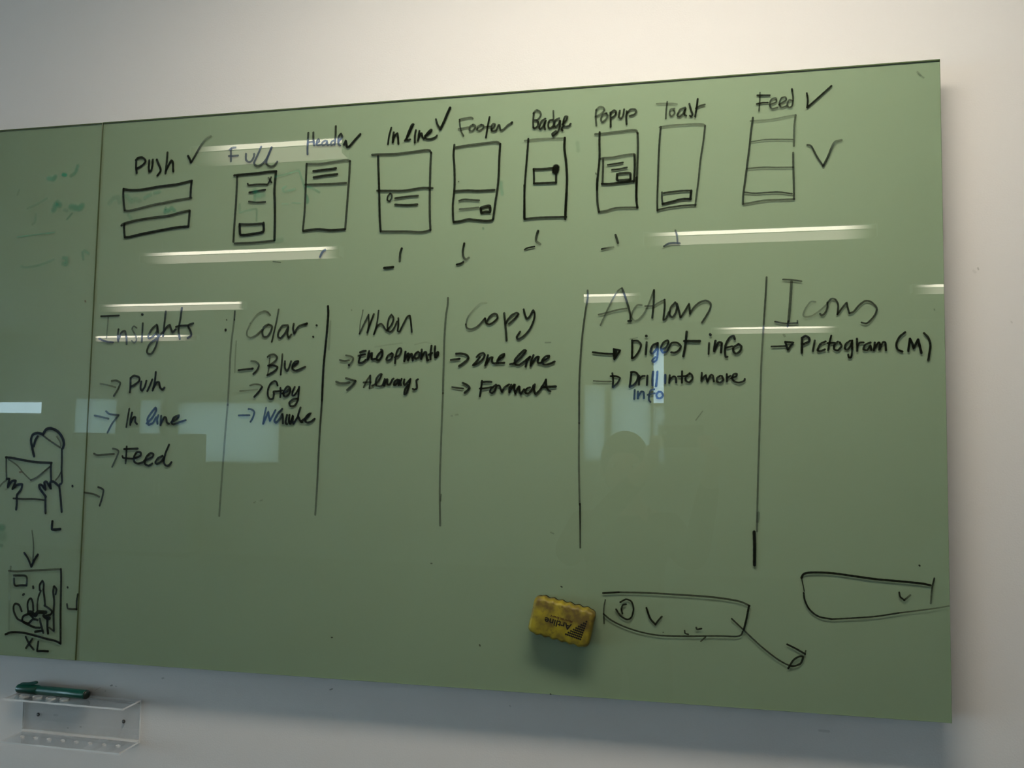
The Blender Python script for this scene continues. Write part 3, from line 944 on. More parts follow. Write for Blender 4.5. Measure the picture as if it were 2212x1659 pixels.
INK_LEFT = [
  ('ink_ghost', 'faint green ghost writing on the upper left board', [
    (None, """
g 86 40 40 -1093 8950 -981 8928 -947 8975
g 67 70 70 -775 9007 -720 8996
g 67 35 35 -600 8973 -512 9033 -465 9161
g 105 40 40 -948 8325 -882 8468 -816 8416
g 66 25 25 -710 8314 -654 8296
g 113 40 40 -567 8373 -384 8332 -333 8378
g 38 35 35 -645 8134 -542 8242
g 48 20 20 -1523 8383 -1323 8455 -1108 8559
g 29 40 40 -1714 7835 -1547 7845 -1271 7868 -905 7894
g 48 25 25 -1587 7262 -1511 7236 -1236 7268 -966 7340 -894 7370
g 75 35 35 -678 7395 -604 7377 -616 7265 -681 7283
g 47 30 30 -277 7494 -252 7350
g 56 30 30 -233 7517 -141 7458
g 39 15 15 -1731 8753 -1763 8656
g 48 20 20 -1330 8260 -1340 8114 -1393 8067
g 112 35 35 -1832 2305 -1700 2310
g 205 15 15 -1801 2167 -1701 2142
g 65 25 25 -1789 1971 -1702 1975
"""),
  ]),
  ('ink_speck', 'small reddish ink dots by the joint of the boards', [
    (None, """
r 33 50 50 -170 6563 -160 6545
r 37 60 60 -1398 3350 -1370 3353
k 45 97 97 -257 3119 -254 3111
"""),
  ]),
  ('drawn_figure', 'cartoon sketch of hands lifting an envelope at a letter box', [
    (None, """
k 52 97 97 -1104 3652 -1158 3826 -1187 3951 -1156 4052 -1057 4084 -933 4061
k 52 95 95 -1122 3839 -1093 3952 -1050 4018
k 55 97 97 -927 4079 -873 4155 -774 4175 -627 4120 -521 4009 -479 3898 -496 3811
k 33 60 60 -636 4020 -559 3922 -538 3848
k 35 80 80 -939 4042 -760 3932 -554 3820
k 44 93 93 -517 3798 -505 3588 -502 3402 -483 3181 -527 3140
k 29 75 75 -514 3365 -553 3290 -620 3215
k 34 50 50 -1681 3191 -1759 3139 -1813 3073 -1854 3024
k 35 85 85 -1507 2858 -1289 2851 -1073 2857 -842 2845
"""),
    ('envelope_outline', """
k 47 93 93 -1715 3620 -1553 3607 -1332 3574 -1040 3541 -723 3534
k 44 95 95 -731 3534 -730 3398 -712 3200
k 36 80 80 -1707 3617 -1696 3442 -1676 3229
k 28 60 60 -1653 3581 -1457 3471 -1318 3336 -1151 3205
k 33 80 80 -1151 3205 -1010 3268 -762 3457
"""),
    ('drawn_hand', """
k 48 97 97 -1675 3216 -1617 3218 -1644 3061 -1556 3179 -1469 3183 -1540 3032 -1450 3109 -1331 3124 -1344 3037 -1425 2935 -1436 2885 -1426 2761 -1433 2655
k 48 97 97 -810 2907 -940 3046 -965 3120 -912 3121 -821 3031 -858 3172 -804 3180 -708 3049 -732 3175 -661 3189 -555 3117
k 46 95 95 -536 3118 -496 2909 -457 2640
k 46 95 95 -817 2913 -810 2778 -797 2605
"""),
  ]),
  ('handwriting', 'black marker letter L below the envelope sketch', [
    (None, """
k 51 98 98 -644 2457 -649 2372 -646 2316 -598 2308 -471 2323
"""),
  ]),
  ('drawn_arrow', 'downward arrow between the two sketches on the left board', [
    (None, """
k 31 50 85 -1068 2275 -1038 2129 -1016 1945 -1019 1715
k 42 97 97 -1211 1859 -1124 1757 -1045 1617
k 48 98 98 -1045 1617 -993 1734 -922 1838
"""),
  ]),
  ('drawn_figure', 'framed sketch of an open hand with a small square', [
    (None, """
k 40 65 65 -1526 1513 -1336 1514 -961 1549 -589 1581 -423 1593
k 42 40 40 -1487 1596 -1488 1520
k 43 90 90 -417 1594 -402 1440 -391 1123 -380 806 -362 491 -350 271
k 42 95 95 -1525 355 -1395 400 -1144 404 -893 366 -642 322 -456 297 -349 256
k 46 20 20 -1506 1498 -1474 962 -1455 450
k 46 95 95 -986 1253 -980 1227
k 46 95 95 -1191 1094 -1173 1106
k 36 95 95 -260 1277 -255 1267
k 36 85 85 -254 971 -231 893 -133 888 -48 892
k 36 85 85 -38 1161 -55 1034 -50 885
"""),
    ('square_outline', """
k 42 90 90 -1414 1435 -1294 1441 -1168 1441 -1125 1397 -1126 1266
k 42 93 93 -1404 1384 -1392 1288 -1358 1247 -1258 1262 -1133 1268
"""),
    ('drawn_hand', """
k 42 90 90 -841 1196 -846 1292 -795 1369 -763 1317 -761 1211
k 38 85 85 -815 1187 -859 1078 -876 939 -869 823
k 42 93 93 -767 1211 -733 1053 -714 926
k 42 95 95 -726 920 -636 877 -566 828 -581 772 -666 747
k 45 90 90 -547 1274 -554 1168 -526 1010 -527 798 -503 483
k 42 93 93 -535 1275 -489 1224 -503 1138
k 40 93 93 -1068 812 -1087 918 -1067 1004 -1019 1036 -977 966 -956 818
k 42 90 90 -1203 794 -1262 898 -1339 926 -1380 881 -1368 775 -1285 651 -1182 614
k 73 93 93 -1054 781 -992 784 -913 725 -855 797 -694 800
k 44 95 95 -1183 636 -1179 678 -1138 723 -1039 745 -961 690
k 44 95 95 -1182 614 -1055 579 -959 659 -859 651
k 44 95 95 -1156 595 -1028 549 -901 513 -802 514
k 45 93 93 -811 677 -780 573 -722 428
k 72 95 95 -727 735 -664 701 -614 699
k 49 95 95 -650 686 -643 549 -623 424
k 45 95 95 -897 439 -749 464
k 36 75 75 -605 530 -490 461
"""),
  ]),
  ('handwriting', 'black marker letters XL at the foot of the left board', [
    (None, """
k 42 93 93 -1090 333 -1008 210 -909 116
k 42 93 93 -951 304 -1020 210 -1072 132
k 43 95 95 -818 264 -833 94 -729 101 -605 103
"""),
  ]),
]
SCUFFS = """w 17 20 20 94 -668 210 -605
w 26 50 50 413 -561 444 -551
w 21 40 40 520 -563 529 -565
w 21 30 30 300 -670 315 -663
w 34 30 30 1468 -358 1493 -351
w 44 12 12 -752 -1177 -687 -1179
w 26 30 30 -453 -1391 -443 -1396
w 21 25 25 -192 -1354 -167 -1352
w 26 35 35 15249 6816 15255 6794
w 40 12 12 15186 6774 15212 6752
w 26 20 20 15696 5970 15705 5955
w 24 50 50 4732 -328 4774 -310
w 22 30 30 7931 -358 7946 -371
w 40 20 20 12827 -370 12963 -373
w 33 10 10 14566 3509 14572 3495"""

def spline(P):
    if len(P) < 3: 
        return [P[0].lerp(P[-1], t/3) for t in range(4)]
    out = []
    Q = [P[0]*2-P[1]] + P + [P[-1]*2-P[-2]]
    for i in range(1, len(Q)-2):
        p0, p1, p2, p3 = Q[i-1:i+3]
        # keep corners: damp the tangents where the line turns sharply
        def tan(a, b, c):
            u = b-a; v = c-b
            if u.length < 1e-9 or v.length < 1e-9: return Vector((0, 0))
            k = max(0.0, u.normalized().dot(v.normalized())+0.25)/1.25
            return (c-a)*0.5*min(1.0, k**0.5)*1.0
        m1 = tan(p0, p1, p2); m2 = tan(p1, p2, p3)
        L = (p2-p1).length
        for m_ in (m1, m2):
            if m_.length > 1.6*L: m_ *= 1.6*L/m_.length
        n = max(3, min(14, int(L/0.0022)))
        for k in range(n):
            t = k/n; t2 = t*t; t3 = t2*t
            out.append(p1*(2*t3-3*t2+1) + m1*(t3-2*t2+t) + p2*(-2*t3+3*t2) + m2*(t3-t2))
    out.append(P[-1]); return out
LAYER = [0]
def thin(a): return 1-(1-a)**(.72+.28*a**2)                        # light crosses a thin film twice on its way to the backing and out
def ink_mesh(name, text, parent, origin=(0.0, 0.0)):
    verts = []; faces = []; op = []; mi = []; mats = []
    for ln in text.strip().split('\n'):
        t = ln.split(); col = t[0]; w = int(t[1])*.94e-4; a0 = int(t[2])/100; a1 = int(t[3])/100
        xs = [int(v)*1e-4 for v in t[4:]]
        P = [Vector((xs[i], xs[i+1])) for i in range(0, len(xs), 2)]
        if col not in mats: mats.append(col)
        cm = mats.index(col)
        D = spline(P); n = len(D)
        LAYER[0] = (LAYER[0]+1) % 40
        y0 = -0.00012 - LAYER[0]*4e-6
        soft = 0.5 if col == 'g' else 0.2
        ro, ri = w*(0.5+soft*0.5), w*(0.5-soft*0.5)
        tn = []
        for i in range(n):
            a = D[max(0, i-1)]; b = D[min(n-1, i+1)]; d = b-a
            if d.length < 1e-9: d = Vector((1, 0))
            tn.append(d.normalized())
        base = len(verts)
        for i in range(n):
            nx = Vector((-tn[i].y, tn[i].x)); al = thin(a0+(a1-a0)*i/max(1, n-1))
            wob = 1.0 + 0.06*math.sin(i*1.7+LAYER[0])
            for s, k in ((-ro, 0), (-ri, 1), (ri, 1), (ro, 0)):
                p = D[i]+nx*s*wob; verts.append((p.x-origin[0], y0-i*2e-7, p.y-origin[1])); op.append(al*k)
        for i in range(n-1):
            for k in range(3):
                a = base+i*4+k; faces.append((a, a+1, a+5, a+4)); mi.append(cm)
        for e, sg in ((0, -1), (n-1, 1)):                           # round ends
            c = D[e]; tx = tn[e]*sg; nx = Vector((-tn[e].y, tn[e].x)); al = thin(a0 if e == 0 else a1)
            ci = len(verts); verts.append((c.x-origin[0], y0-e*2e-7, c.y-origin[1])); op.append(al)
            K = 8; inner = []; outer = []
            for k in range(K+1):
                th = -math.pi/2+math.pi*k/K
                dd = nx*math.sin(th)+tx*math.cos(th)
                for r_, lst, o_ in ((ri, inner, al), (ro, outer, 0)):
                    p = c+dd*r_; lst.append(len(verts)); verts.append((p.x-origin[0], y0-e*2e-7, p.y-origin[1])); op.append(o_)
            for k in range(K):
                faces.append((ci, inner[k], inner[k+1])); mi.append(cm)
                faces.append((inner[k], outer[k], outer[k+1], inner[k+1])); mi.append(cm)
    me = bpy.data.meshes.new(name); me.from_pydata(verts, [], faces)
    for c in mats: me.materials.append(INKS[c])
    me.polygons.foreach_set('material_index', mi)
    at = me.attributes.new('opacity', 'FLOAT', 'POINT'); at.data.foreach_set('value', op)
    o = bpy.data.objects.new(name, me); C.objects.link(o)
    if parent: o.parent = parent
    return o
def clusters(text):
    # strokes that touch each other belong to one drawn piece
    S_ = []
    for ln in text.strip().split('\n'):
        t = ln.split(); w = int(t[1])*1e-4; xs = [int(v)*1e-4 for v in t[4:]]
        S_.append((ln, w, spline([Vector((xs[i], xs[i+1])) for i in range(0, len(xs), 2)])))
    par = list(range(len(S_)))
    def find(i):
        while par[i] != i: i = par[i]
        return i
    for i in range(len(S_)):
        for j in range(i):
            if find(i) == find(j): continue
            lim = ((S_[i][1]+S_[j][1])*0.52+.0006)**2
            if any((p-q).length_squared < lim for p in S_[i][2] for q in S_[j][2]): par[find(i)] = find(j)
    out = {}
    for i in range(len(S_)): out.setdefault(find(i), []).append(S_[i][0])
    return sorted(out.values(), key=lambda v: -sum(len(s) for s in v))
PIECE = {'handwriting': 'letter', 'ink_ghost': 'smudge', 'ink_speck': 'speck', 'tick_mark': 'pen_dash'}
def add_ink(board, table):
    for name, label, subs in table:
        main = None
        for sn, txt in subs:
            cl = clusters(txt)
            for i, c in enumerate(cl):
                c = '\n'.join(c)
                if sn is None and i == 0:
                    main = ink_mesh(name, c, board); main['label'] = label
                else:
                    ink_mesh(sn or PIECE.get(name, 'pen_line'), c, main)

# ---------------------------------------------------------------- room shell
ZF, ZC = 0.0, 2.95
XL, XR, YF = -8.5, 4.6, -8.2
YW = 0.040                                                            # face of the wall behind the boards
tag(box('floor', (XL-.2, YF-.2, -.1), (XR+.2, .23, 0), FLOORM), 'dark grey carpet floor', kind='structure')
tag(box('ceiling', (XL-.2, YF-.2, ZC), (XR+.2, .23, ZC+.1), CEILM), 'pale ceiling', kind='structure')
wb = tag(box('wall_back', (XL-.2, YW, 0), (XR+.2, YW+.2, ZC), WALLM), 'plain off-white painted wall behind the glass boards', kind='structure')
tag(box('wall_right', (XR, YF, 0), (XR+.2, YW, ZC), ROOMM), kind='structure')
def wall_open(name, axis, c0, c1, lo, hi, holes, m):
    # wall with rectangular openings; axis 'y' = wall facing y, spans x; axis 'x' = spans y
    us = sorted({lo, hi, *[h[0] for h in holes], *[h[1] for h in holes]})
    zs = sorted({0.0, ZC, *[h[2] for h in holes], *[h[3] for h in holes]})
    bm = bmesh.new()
    for i in range(len(us)-1):
        for j in range(len(zs)-1):
            u = (us[i]+us[i+1])/2; z = (zs[j]+zs[j+1])/2
            if any(h[0] < u < h[1] and h[2] < z < h[3] for h in holes): continue
            if axis == 'y': bx(bm, (us[i], c0, zs[j]), (us[i+1], c1, zs[j+1]))
            else: bx(bm, (c0, us[i], zs[j]), (c1, us[i+1], zs[j+1]))
    bmesh.ops.remove_doubles(bm, verts=bm.verts[:], dist=1e-5)
    return tag(from_bm(name, bm, m), kind='structure')
FROST = None
def frosted(name, col, k):
    m, nt, out = mat(name)
    t = nt.nodes.new('ShaderNodeBsdfTranslucent'); t.inputs[0].default_value = (*[c*k for c in col], 1)
    d = nt.nodes.new('ShaderNodeBsdfDiffuse'); d.inputs[0].default_value = (0.35, 0.37, 0.37, 1)
    mx = nt.nodes.new('ShaderNodeMixShader'); mx.inputs[0].default_value = 0.15
    nt.links.new(t.outputs[0], mx.inputs[1]); nt.links.new(d.outputs[0], mx.inputs[2]); nt.links.new(mx.outputs[0], out.inputs[0])
    return m
FROST = frosted('blind_fabric', (0.85, 0.98, 0.95), 0.40)
PANE = clear('window_glass', (0.97, 0.98, 0.98), 1.5)
z = lambda v: v+OZ
far = [(-8.45, -7.44, z(.62), z(.81), 0), (-6.96, -6.27, z(.20), z(.86), 1), (-5.95, -5.60, z(.20), z(.84), 1), (-5.37, -3.87, z(.0), z(.81), 1),
       (.08, .36, z(.1), z(1.03), 1), (.41, .90, z(.1), z(1.03), 1), (.90, 1.06, z(.1), z(.79), 1), (.90, 1.06, z(.79), z(1.54-.06), 0)]
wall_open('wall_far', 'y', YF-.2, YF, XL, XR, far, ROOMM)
for i, (a, b, c, d, bl) in enumerate(far):
    bm = bmesh.new(); t = .02
    for A, B in (((a, YF-.12, c), (a+t, YF-.06, d)), ((b-t, YF-.12, c), (b, YF-.06, d)), ((a+t, YF-.12, c), (b-t, YF-.06, c+t)), ((a+t, YF-.12, d-t), (b-t, YF-.06, d))):
        bx(bm, A, B)
    w = tag(from_bm('window_%d' % (i+1), bm, ALU), kind='structure')
    box('pane', (a+t, YF-.095, c+t), (b-t, YF-.089, d-t), PANE, w)
    if bl:
        bm = bmesh.new(); bm.faces.new([bm.verts.new(p) for p in ((a, YF-.05, c), (b, YF-.05, c), (b, YF-.05, d), (a, YF-.05, d))])
        from_bm('roller_blind', bm, FROST, w)
left = [(-7.4, -5.5, .3, 2.4), (-5.1, -3.2, .3, 2.4), (-2.8, -.9, .3, 2.4)]
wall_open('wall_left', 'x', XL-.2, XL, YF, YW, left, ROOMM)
for i, (a, b, c, d) in enumerate(left):
    bm = bmesh.new(); t = .04
    for A, B in (((XL-.14, a, c), (XL-.06, a+t, d)), ((XL-.14, b-t, c), (XL-.06, b, d)), ((XL-.14, a+t, c), (XL-.06, b-t, c+t)), ((XL-.14, a+t, d-t), (XL-.06, b-t, d)), ((XL-.13, (a+b)/2-.02, c+t), (XL-.07, (a+b)/2+.02, d-t))):
        bx(bm, A, B)
    w = tag(from_bm('window_%d' % (i+10), bm, ALU), kind='structure')
    box('pane', (XL-.103, a+t, c+t), (XL-.097, b-t, d-t), PANE, w)
bm = bmesh.new(); bx(bm, (XL, YW-.014, 0), (XR, YW, .09)); tag(from_bm('baseboard_back', bm, WHITE), kind='structure')

# ---------------------------------------------------------------- pendant strip lights
ZL = 1.516+OZ                                                        # top of the lit profile
def pendant_light(x0, x1, y0, label, fl=.10, fr=.10, k=1.0):
    # slim suspended profile: a bright tube slot along the top of each side, duller diffuser below it and underneath
    cx = (x0+x1)/2; hl = (x1-x0)/2; hd = .030
    t = empty('pendant_light', (cx, y0-hd, ZL)); tag(t, label, 'light', 'suspended strip lights')
    tube = emission('tube_slot', LAMP_COL, LAMP_TUBE*k, (hl, fl, fr)); pan = emission('side_diffuser', LAMP_COL, LAMP_PANEL*k, (hl, fl, fr))
    bm = bmesh.new(); bx(bm, (-hl-.004, -hd+.003, 0), (hl+.004, hd-.003, .006)); bx(bm, (-hl-.004, -hd, -.058), (-hl, hd, 0)); bx(bm, (hl, -hd, -.058), (hl+.004, hd, 0))
    from_bm('housing', bm, WHITE, t)
    box('tube_slot', (-hl, -hd+.001, -.020), (hl, hd-.001, -.001), tube, t)
    box('dark_joint', (-hl, -hd+.0015, -.024), (hl, hd-.0015, -.020), DARK, t)
    box('diffuser', (-hl, -hd, -.058), (hl, hd, -.024), pan, t)
    for sx in (-hl*.8, hl*.8):
        bm = bmesh.new(); cyl(bm, (sx, 0, .006), (sx, 0, ZC-ZL-.002), .0012, seg=6); from_bm('suspension_wire', bm, ALU, t)
    return t
def panel_light(x0, x1, y0, depth, label, k):
    cx = (x0+x1)/2; hl = (x1-x0)/2; h = depth/2
    t = empty('panel_light', (cx, y0-h, ZL)); tag(t, label, 'light')
    bm = bmesh.new()
    for A, B in (((-hl-.012, h, -.030), (hl+.012, h+.008, 0)), ((-hl-.012, -h-.008, -.030), (hl+.012, -h, 0)), ((-hl-.012, -h, -.030), (-hl, h, 0)), ((hl, -h, -.030), (hl+.012, h, 0)), ((-hl, -h, -.008), (hl, h, 0))):
        bx(bm, A, B)
    from_bm('housing', bm, WHITE, t)
    box('diffuser', (-hl, -h+.001, -.026), (hl, h-.001, -.012), emission('panel_diffuser', LAMP_COL, 9.0*k, (hl, .12, .12)), t)
    for sx in (-hl*.8, hl*.8):
        bm = bmesh.new(); cyl(bm, (sx, 0, 0), (sx, 0, ZC-ZL-.002), .0012, seg=6); from_bm('suspension_wire', bm, ALU, t)
    return t
panel_light(.40, 1.60, NEAR_Y, .25, 'wide panel light hanging nearest the board wall', NEAR_K)
pendant_light(-.76, -.135, -1.42, 'strip light mirrored across the words Full and Header', .22, .0, .65)
pendant_light(-2.16, -.84, -3.03, 'strip light mirrored below the Push and Full sketches', .3, .12)
pendant_light(-3.84, -2.46, -4.78, 'strip light mirrored just above the heading Insights', .3, .05)
pendant_light(-5.55, -4.22, -6.84, 'strip light mirrored across the heading Insights', .05, .3)
pendant_light(.94, 2.12, -2.99, 'long strip light mirrored below the Toast and Feed sketches', .25, .2)
pendant_light(.43, .86, -4.81, 'short strip light mirrored above the heading Actions', .0, .2)
pendant_light(1.52, 2.73, -6.86, 'strip light mirrored under the heading Icons', .3, .25)
pendant_light(2.79, 4.00, -4.73, "strip light mirrored at the board's right edge", .2, .2)

# ---------------------------------------------------------------- glass boards
def glass_board(poly, label, lit):
    t = empty('glass_board', (0, 0, OZ)); tag(t, label, 'glass board', 'green glass writing boards')
    ch = .0007; n = 4
    cx = sum(p[0] for p in poly)/4; cz = sum(p[1] for p in poly)/4
    def inset(d, dt=0): return [(x-d*(1 if x > cx else -1), zz-(d+dt if zz > cz else -d)) for x, zz in poly]
    inn = inset(ch, .0016)
    bm = bmesh.new()
    A = [bm.verts.new((x, 0, zz)) for x, zz in inn]; B = [bm.verts.new((x, .0020, zz)) for x, zz in inn]
    fa = bm.faces.new(A); fb = bm.faces.new(B)
    bm.normal_update()
    if fa.normal.y > 0: fa.normal_flip()
    if fb.normal.y < 0: fb.normal_flip()
    me = bpy.data.meshes.new('glass_pane'); bm.to_mesh(me); bm.free(); link('glass_pane', me, GLASSM, t)
    bm = bmesh.new()                                               # ground rim of the pane
    A = [bm.verts.new((x, 0, zz)) for x, zz in inn]; E = [bm.verts.new((x, ch, zz)) for x, zz in poly]; G = [bm.verts.new((x, .006, zz)) for x, zz in poly]
    for i in range(4):
        j = (i+1) % 4
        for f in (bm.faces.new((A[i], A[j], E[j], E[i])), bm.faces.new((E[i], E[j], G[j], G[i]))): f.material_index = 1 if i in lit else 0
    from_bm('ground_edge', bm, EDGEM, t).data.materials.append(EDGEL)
    prism('backing', inset(.0002), .0022, .0055, BACKM, t)
    for fx, fz in ((.08, .1), (.92, .1), (.08, .9), (.92, .9)):
        x = poly[0][0]+(poly[2][0]-poly[0][0])*fx; zz = poly[0][1]+(poly[2][1]-poly[0][1])*fz
        bm = bmesh.new(); cyl(bm, (x, .0076, zz), (x, YW-.001, zz), .018); from_bm('standoff', bm, ALU, t)
    return t
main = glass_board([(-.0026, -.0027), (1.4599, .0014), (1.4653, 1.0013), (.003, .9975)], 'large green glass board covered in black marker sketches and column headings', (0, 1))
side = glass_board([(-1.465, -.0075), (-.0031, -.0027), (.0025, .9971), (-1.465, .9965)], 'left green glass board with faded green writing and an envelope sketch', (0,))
add_ink(main, INK_MAIN)
add_ink(side, INK_LEFT)
for c in clusters(SCUFFS):
    sc = ink_mesh('scuff_mark', '\n'.join(c), wb); sc.location = (0, YW, OZ)
TRAY = (-0.1401, 0.1060, -0.1533, -0.0763)
SCREWS = [(-0.1068, -0.1184), (0.0740, -0.1169)]
MARK = (-0.1409, 0.0141, 0.0210, -0.0675, 0.0086)
# ---------------------------------------------------------------- board eraser
def eraser():
    t = empty('board_eraser', ER_LOC); t.rotation_euler = (0, math.radians(ER_ROT), 0)
    tag(t, 'grubby yellow board eraser stuck upside down on the large green glass board', 'eraser')
    L, Hh = .0500, .0285
    def outline(k, s=0.0):
        pts = []; R_ = .008
        N = 60
        for i in range(N+1):                                        # bottom side, left to right
            x = -L+R_+(2*L-2*R_)*i/N; pts.append((x, -Hh+.0011*math.cos(2*math.pi*6*i/N)-.0011))
        for i in range(1, 8):
            a = -math.pi/2+math.pi/2*i/8; pts.append((L-R_+R_*math.cos(a), -Hh+R_+R_*math.sin(a)))
        pts.append((L, -Hh+R_)); pts.append((L, Hh-R_))
        for i in range(1, 8):
            a = math.pi/2*i/8; pts.append((L-R_+R_*math.cos(a), Hh-R_+R_*math.sin(a)))
        for i in range(N+1):
            x = L-R_-(2*L-2*R_)*i/N; pts.append((x, Hh-.0011*math.cos(2*math.pi*6*i/N)+.0011))
        for i in range(1, 8):
            a = math.pi/2+math.pi/2*i/8; pts.append((-L+R_+R_*math.cos(a), Hh-R_+R_*math.sin(a)))
        pts.append((-L, Hh-R_)); pts.append((-L, -Hh+R_))
        for i in range(1, 8):
            a = math.pi+math.pi/2*i/8; pts.append((-L+R_+R_*math.cos(a), -Hh+R_+R_*math.sin(a)))
        return [(x*(1-k/L), zz*(1-k/Hh)) for x, zz in pts]
    def stack(name, layers, m, smooth=True):
        bm = bmesh.new(); prev = None
        for y, k in layers:
            ring = [bm.verts.new((x, y, zz)) for x, zz in outline(k)]
            if prev:
                n = len(ring)
                for i in range(n): bm.faces.new((prev[i], prev[(i+1) % n], ring[(i+1) % n], ring[i]))
            else: bm.faces.new(ring)
            prev = ring
        bm.faces.new(prev[::-1])
        o = from_bm(name, bm, m, t, smooth); return o
    felt = principled('eraser_felt', (0.012, 0.012, 0.012), 0.95, 0.05, noise=.4, nscale=900)
    m, nt, out = mat('eraser_yellow')
    p = nt.nodes.new('ShaderNodeBsdfPrincipled'); nt.links.new(p.outputs[0], out.inputs[0]); p.inputs['Roughness'].default_value = .55
    tc = nt.nodes.new('ShaderNodeTexCoord')
    n1 = nt.nodes.new('ShaderNodeTexNoise'); n1.inputs['Scale'].default_value = 38; n1.inputs['Detail'].default_value = 6
    n2 = nt.nodes.new('ShaderNodeTexNoise'); n2.inputs['Scale'].default_value = 150; n2.inputs['Detail'].default_value = 5
    r1 = nt.nodes.new('ShaderNodeMapRange'); r1.inputs[1].default_value = .36; r1.inputs[2].default_value = .62
    r2 = nt.nodes.new('ShaderNodeMapRange'); r2.inputs[1].default_value = .56; r2.inputs[2].default_value = .74; r2.inputs[4].default_value = .55
    nt.links.new(tc.outputs['Object'], n1.inputs['Vector']); nt.links.new(tc.outputs['Object'], n2.inputs['Vector'])
    nt.links.new(n1.outputs['Fac'], r1.inputs[0]); nt.links.new(n2.outputs['Fac'], r2.inputs[0])
    a = nt.nodes.new('ShaderNodeMix'); a.data_type = 'RGBA'; a.inputs[6].default_value = (.30, .245, .009, 1); a.inputs[7].default_value = (.10, .068, .010, 1)
    b = nt.nodes.new('ShaderNodeMix'); b.data_type = 'RGBA'; b.inputs[7].default_value = (.09, .06, .015, 1)
    nt.links.new(r1.outputs[0], a.inputs[0]); nt.links.new(a.outputs[2], b.inputs[6]); nt.links.new(r2.outputs[0], b.inputs[0]); nt.links.new(b.outputs[2], p.inputs['Base Color'])
    f = stack('felt_pad', [(-.0006, .0006), (-.0075, .0006), (-.0080, .0012)], felt); f['label'] = 'black felt pad'
    sh = stack('shell', [(-.0078, .0), (-.020, .0002), (-.0245, .0010), (-.0268, .0028), (-.0275, .0048)], m)
    sh['label'] = 'dirty yellow plastic shell'
    yf = -.0277
    prt = principled('eraser_print', (0.012, 0.010, 0.008), .5, .3)
    brn = principled('eraser_small_print', (0.07, 0.035, 0.012), .5, .3)
    def text(name, body, size, x, zz, m_, sx=1.0, bold=0.0, shear=0.0):
        cu = bpy.data.curves.new(name, 'FONT'); cu.body = body; cu.size = size; cu.align_x = 'LEFT'; cu.extrude = .00005; cu.offset = bold; cu.shear = shear
        o = bpy.data.objects.new(name, cu); C.objects.link(o); o.parent = t; cu.materials.append(m_)
        # text reads upside down: its x runs to -x and its up to -z
        o.matrix_local = Matrix(((-sx, 0, 0, x), (0, 0, -1, yf), (0, -1, 0, zz), (0, 0, 0, 1)))
        bpy.context.view_layer.update()
        me = bpy.data.meshes.new_from_object(o.evaluated_get(bpy.context.evaluated_depsgraph_get()))
        mw = o.matrix_local.copy(); bpy.data.objects.remove(o)
        o = bpy.data.objects.new(name, me); C.objects.link(o); o.parent = t; o.matrix_local = mw; o['kind'] = 'stuff'
        return o
    text('brand_lettering', 'Artline', .0140, .0170, .0022, prt, 1.10, .0003, .0)
    text('small_print', 'Magnetic Eraser', .0052, .0175, .0078, brn, 1.08, .00016)
    bm = bmesh.new()                                                # halftone triangle
    A, B, Cc = Vector((.0385, .0125)), Vector((.0115, -.0150)), Vector((.0350, -.0165))
    nu = 9
    for i in range(nu):
        for j in range(nu-i):
            u = i/(nu-1); v = j/(nu-1); q = A*(1-u-v)+B*u+Cc*v
            r_ = .0016
            vs = [bm.verts.new((q.x+r_*math.cos(k*math.pi/4), yf-.00002, q.y+r_*math.sin(k*math.pi/4))) for k in range(8)]
            bm.faces.new(vs)
    h = from_bm('halftone_print', bm, prt, t); h['kind'] = 'stuff'
    return t
ER_LOC = (0.8868, 0.0, 0.1205+OZ); ER_ROT = 12.3
eraser()

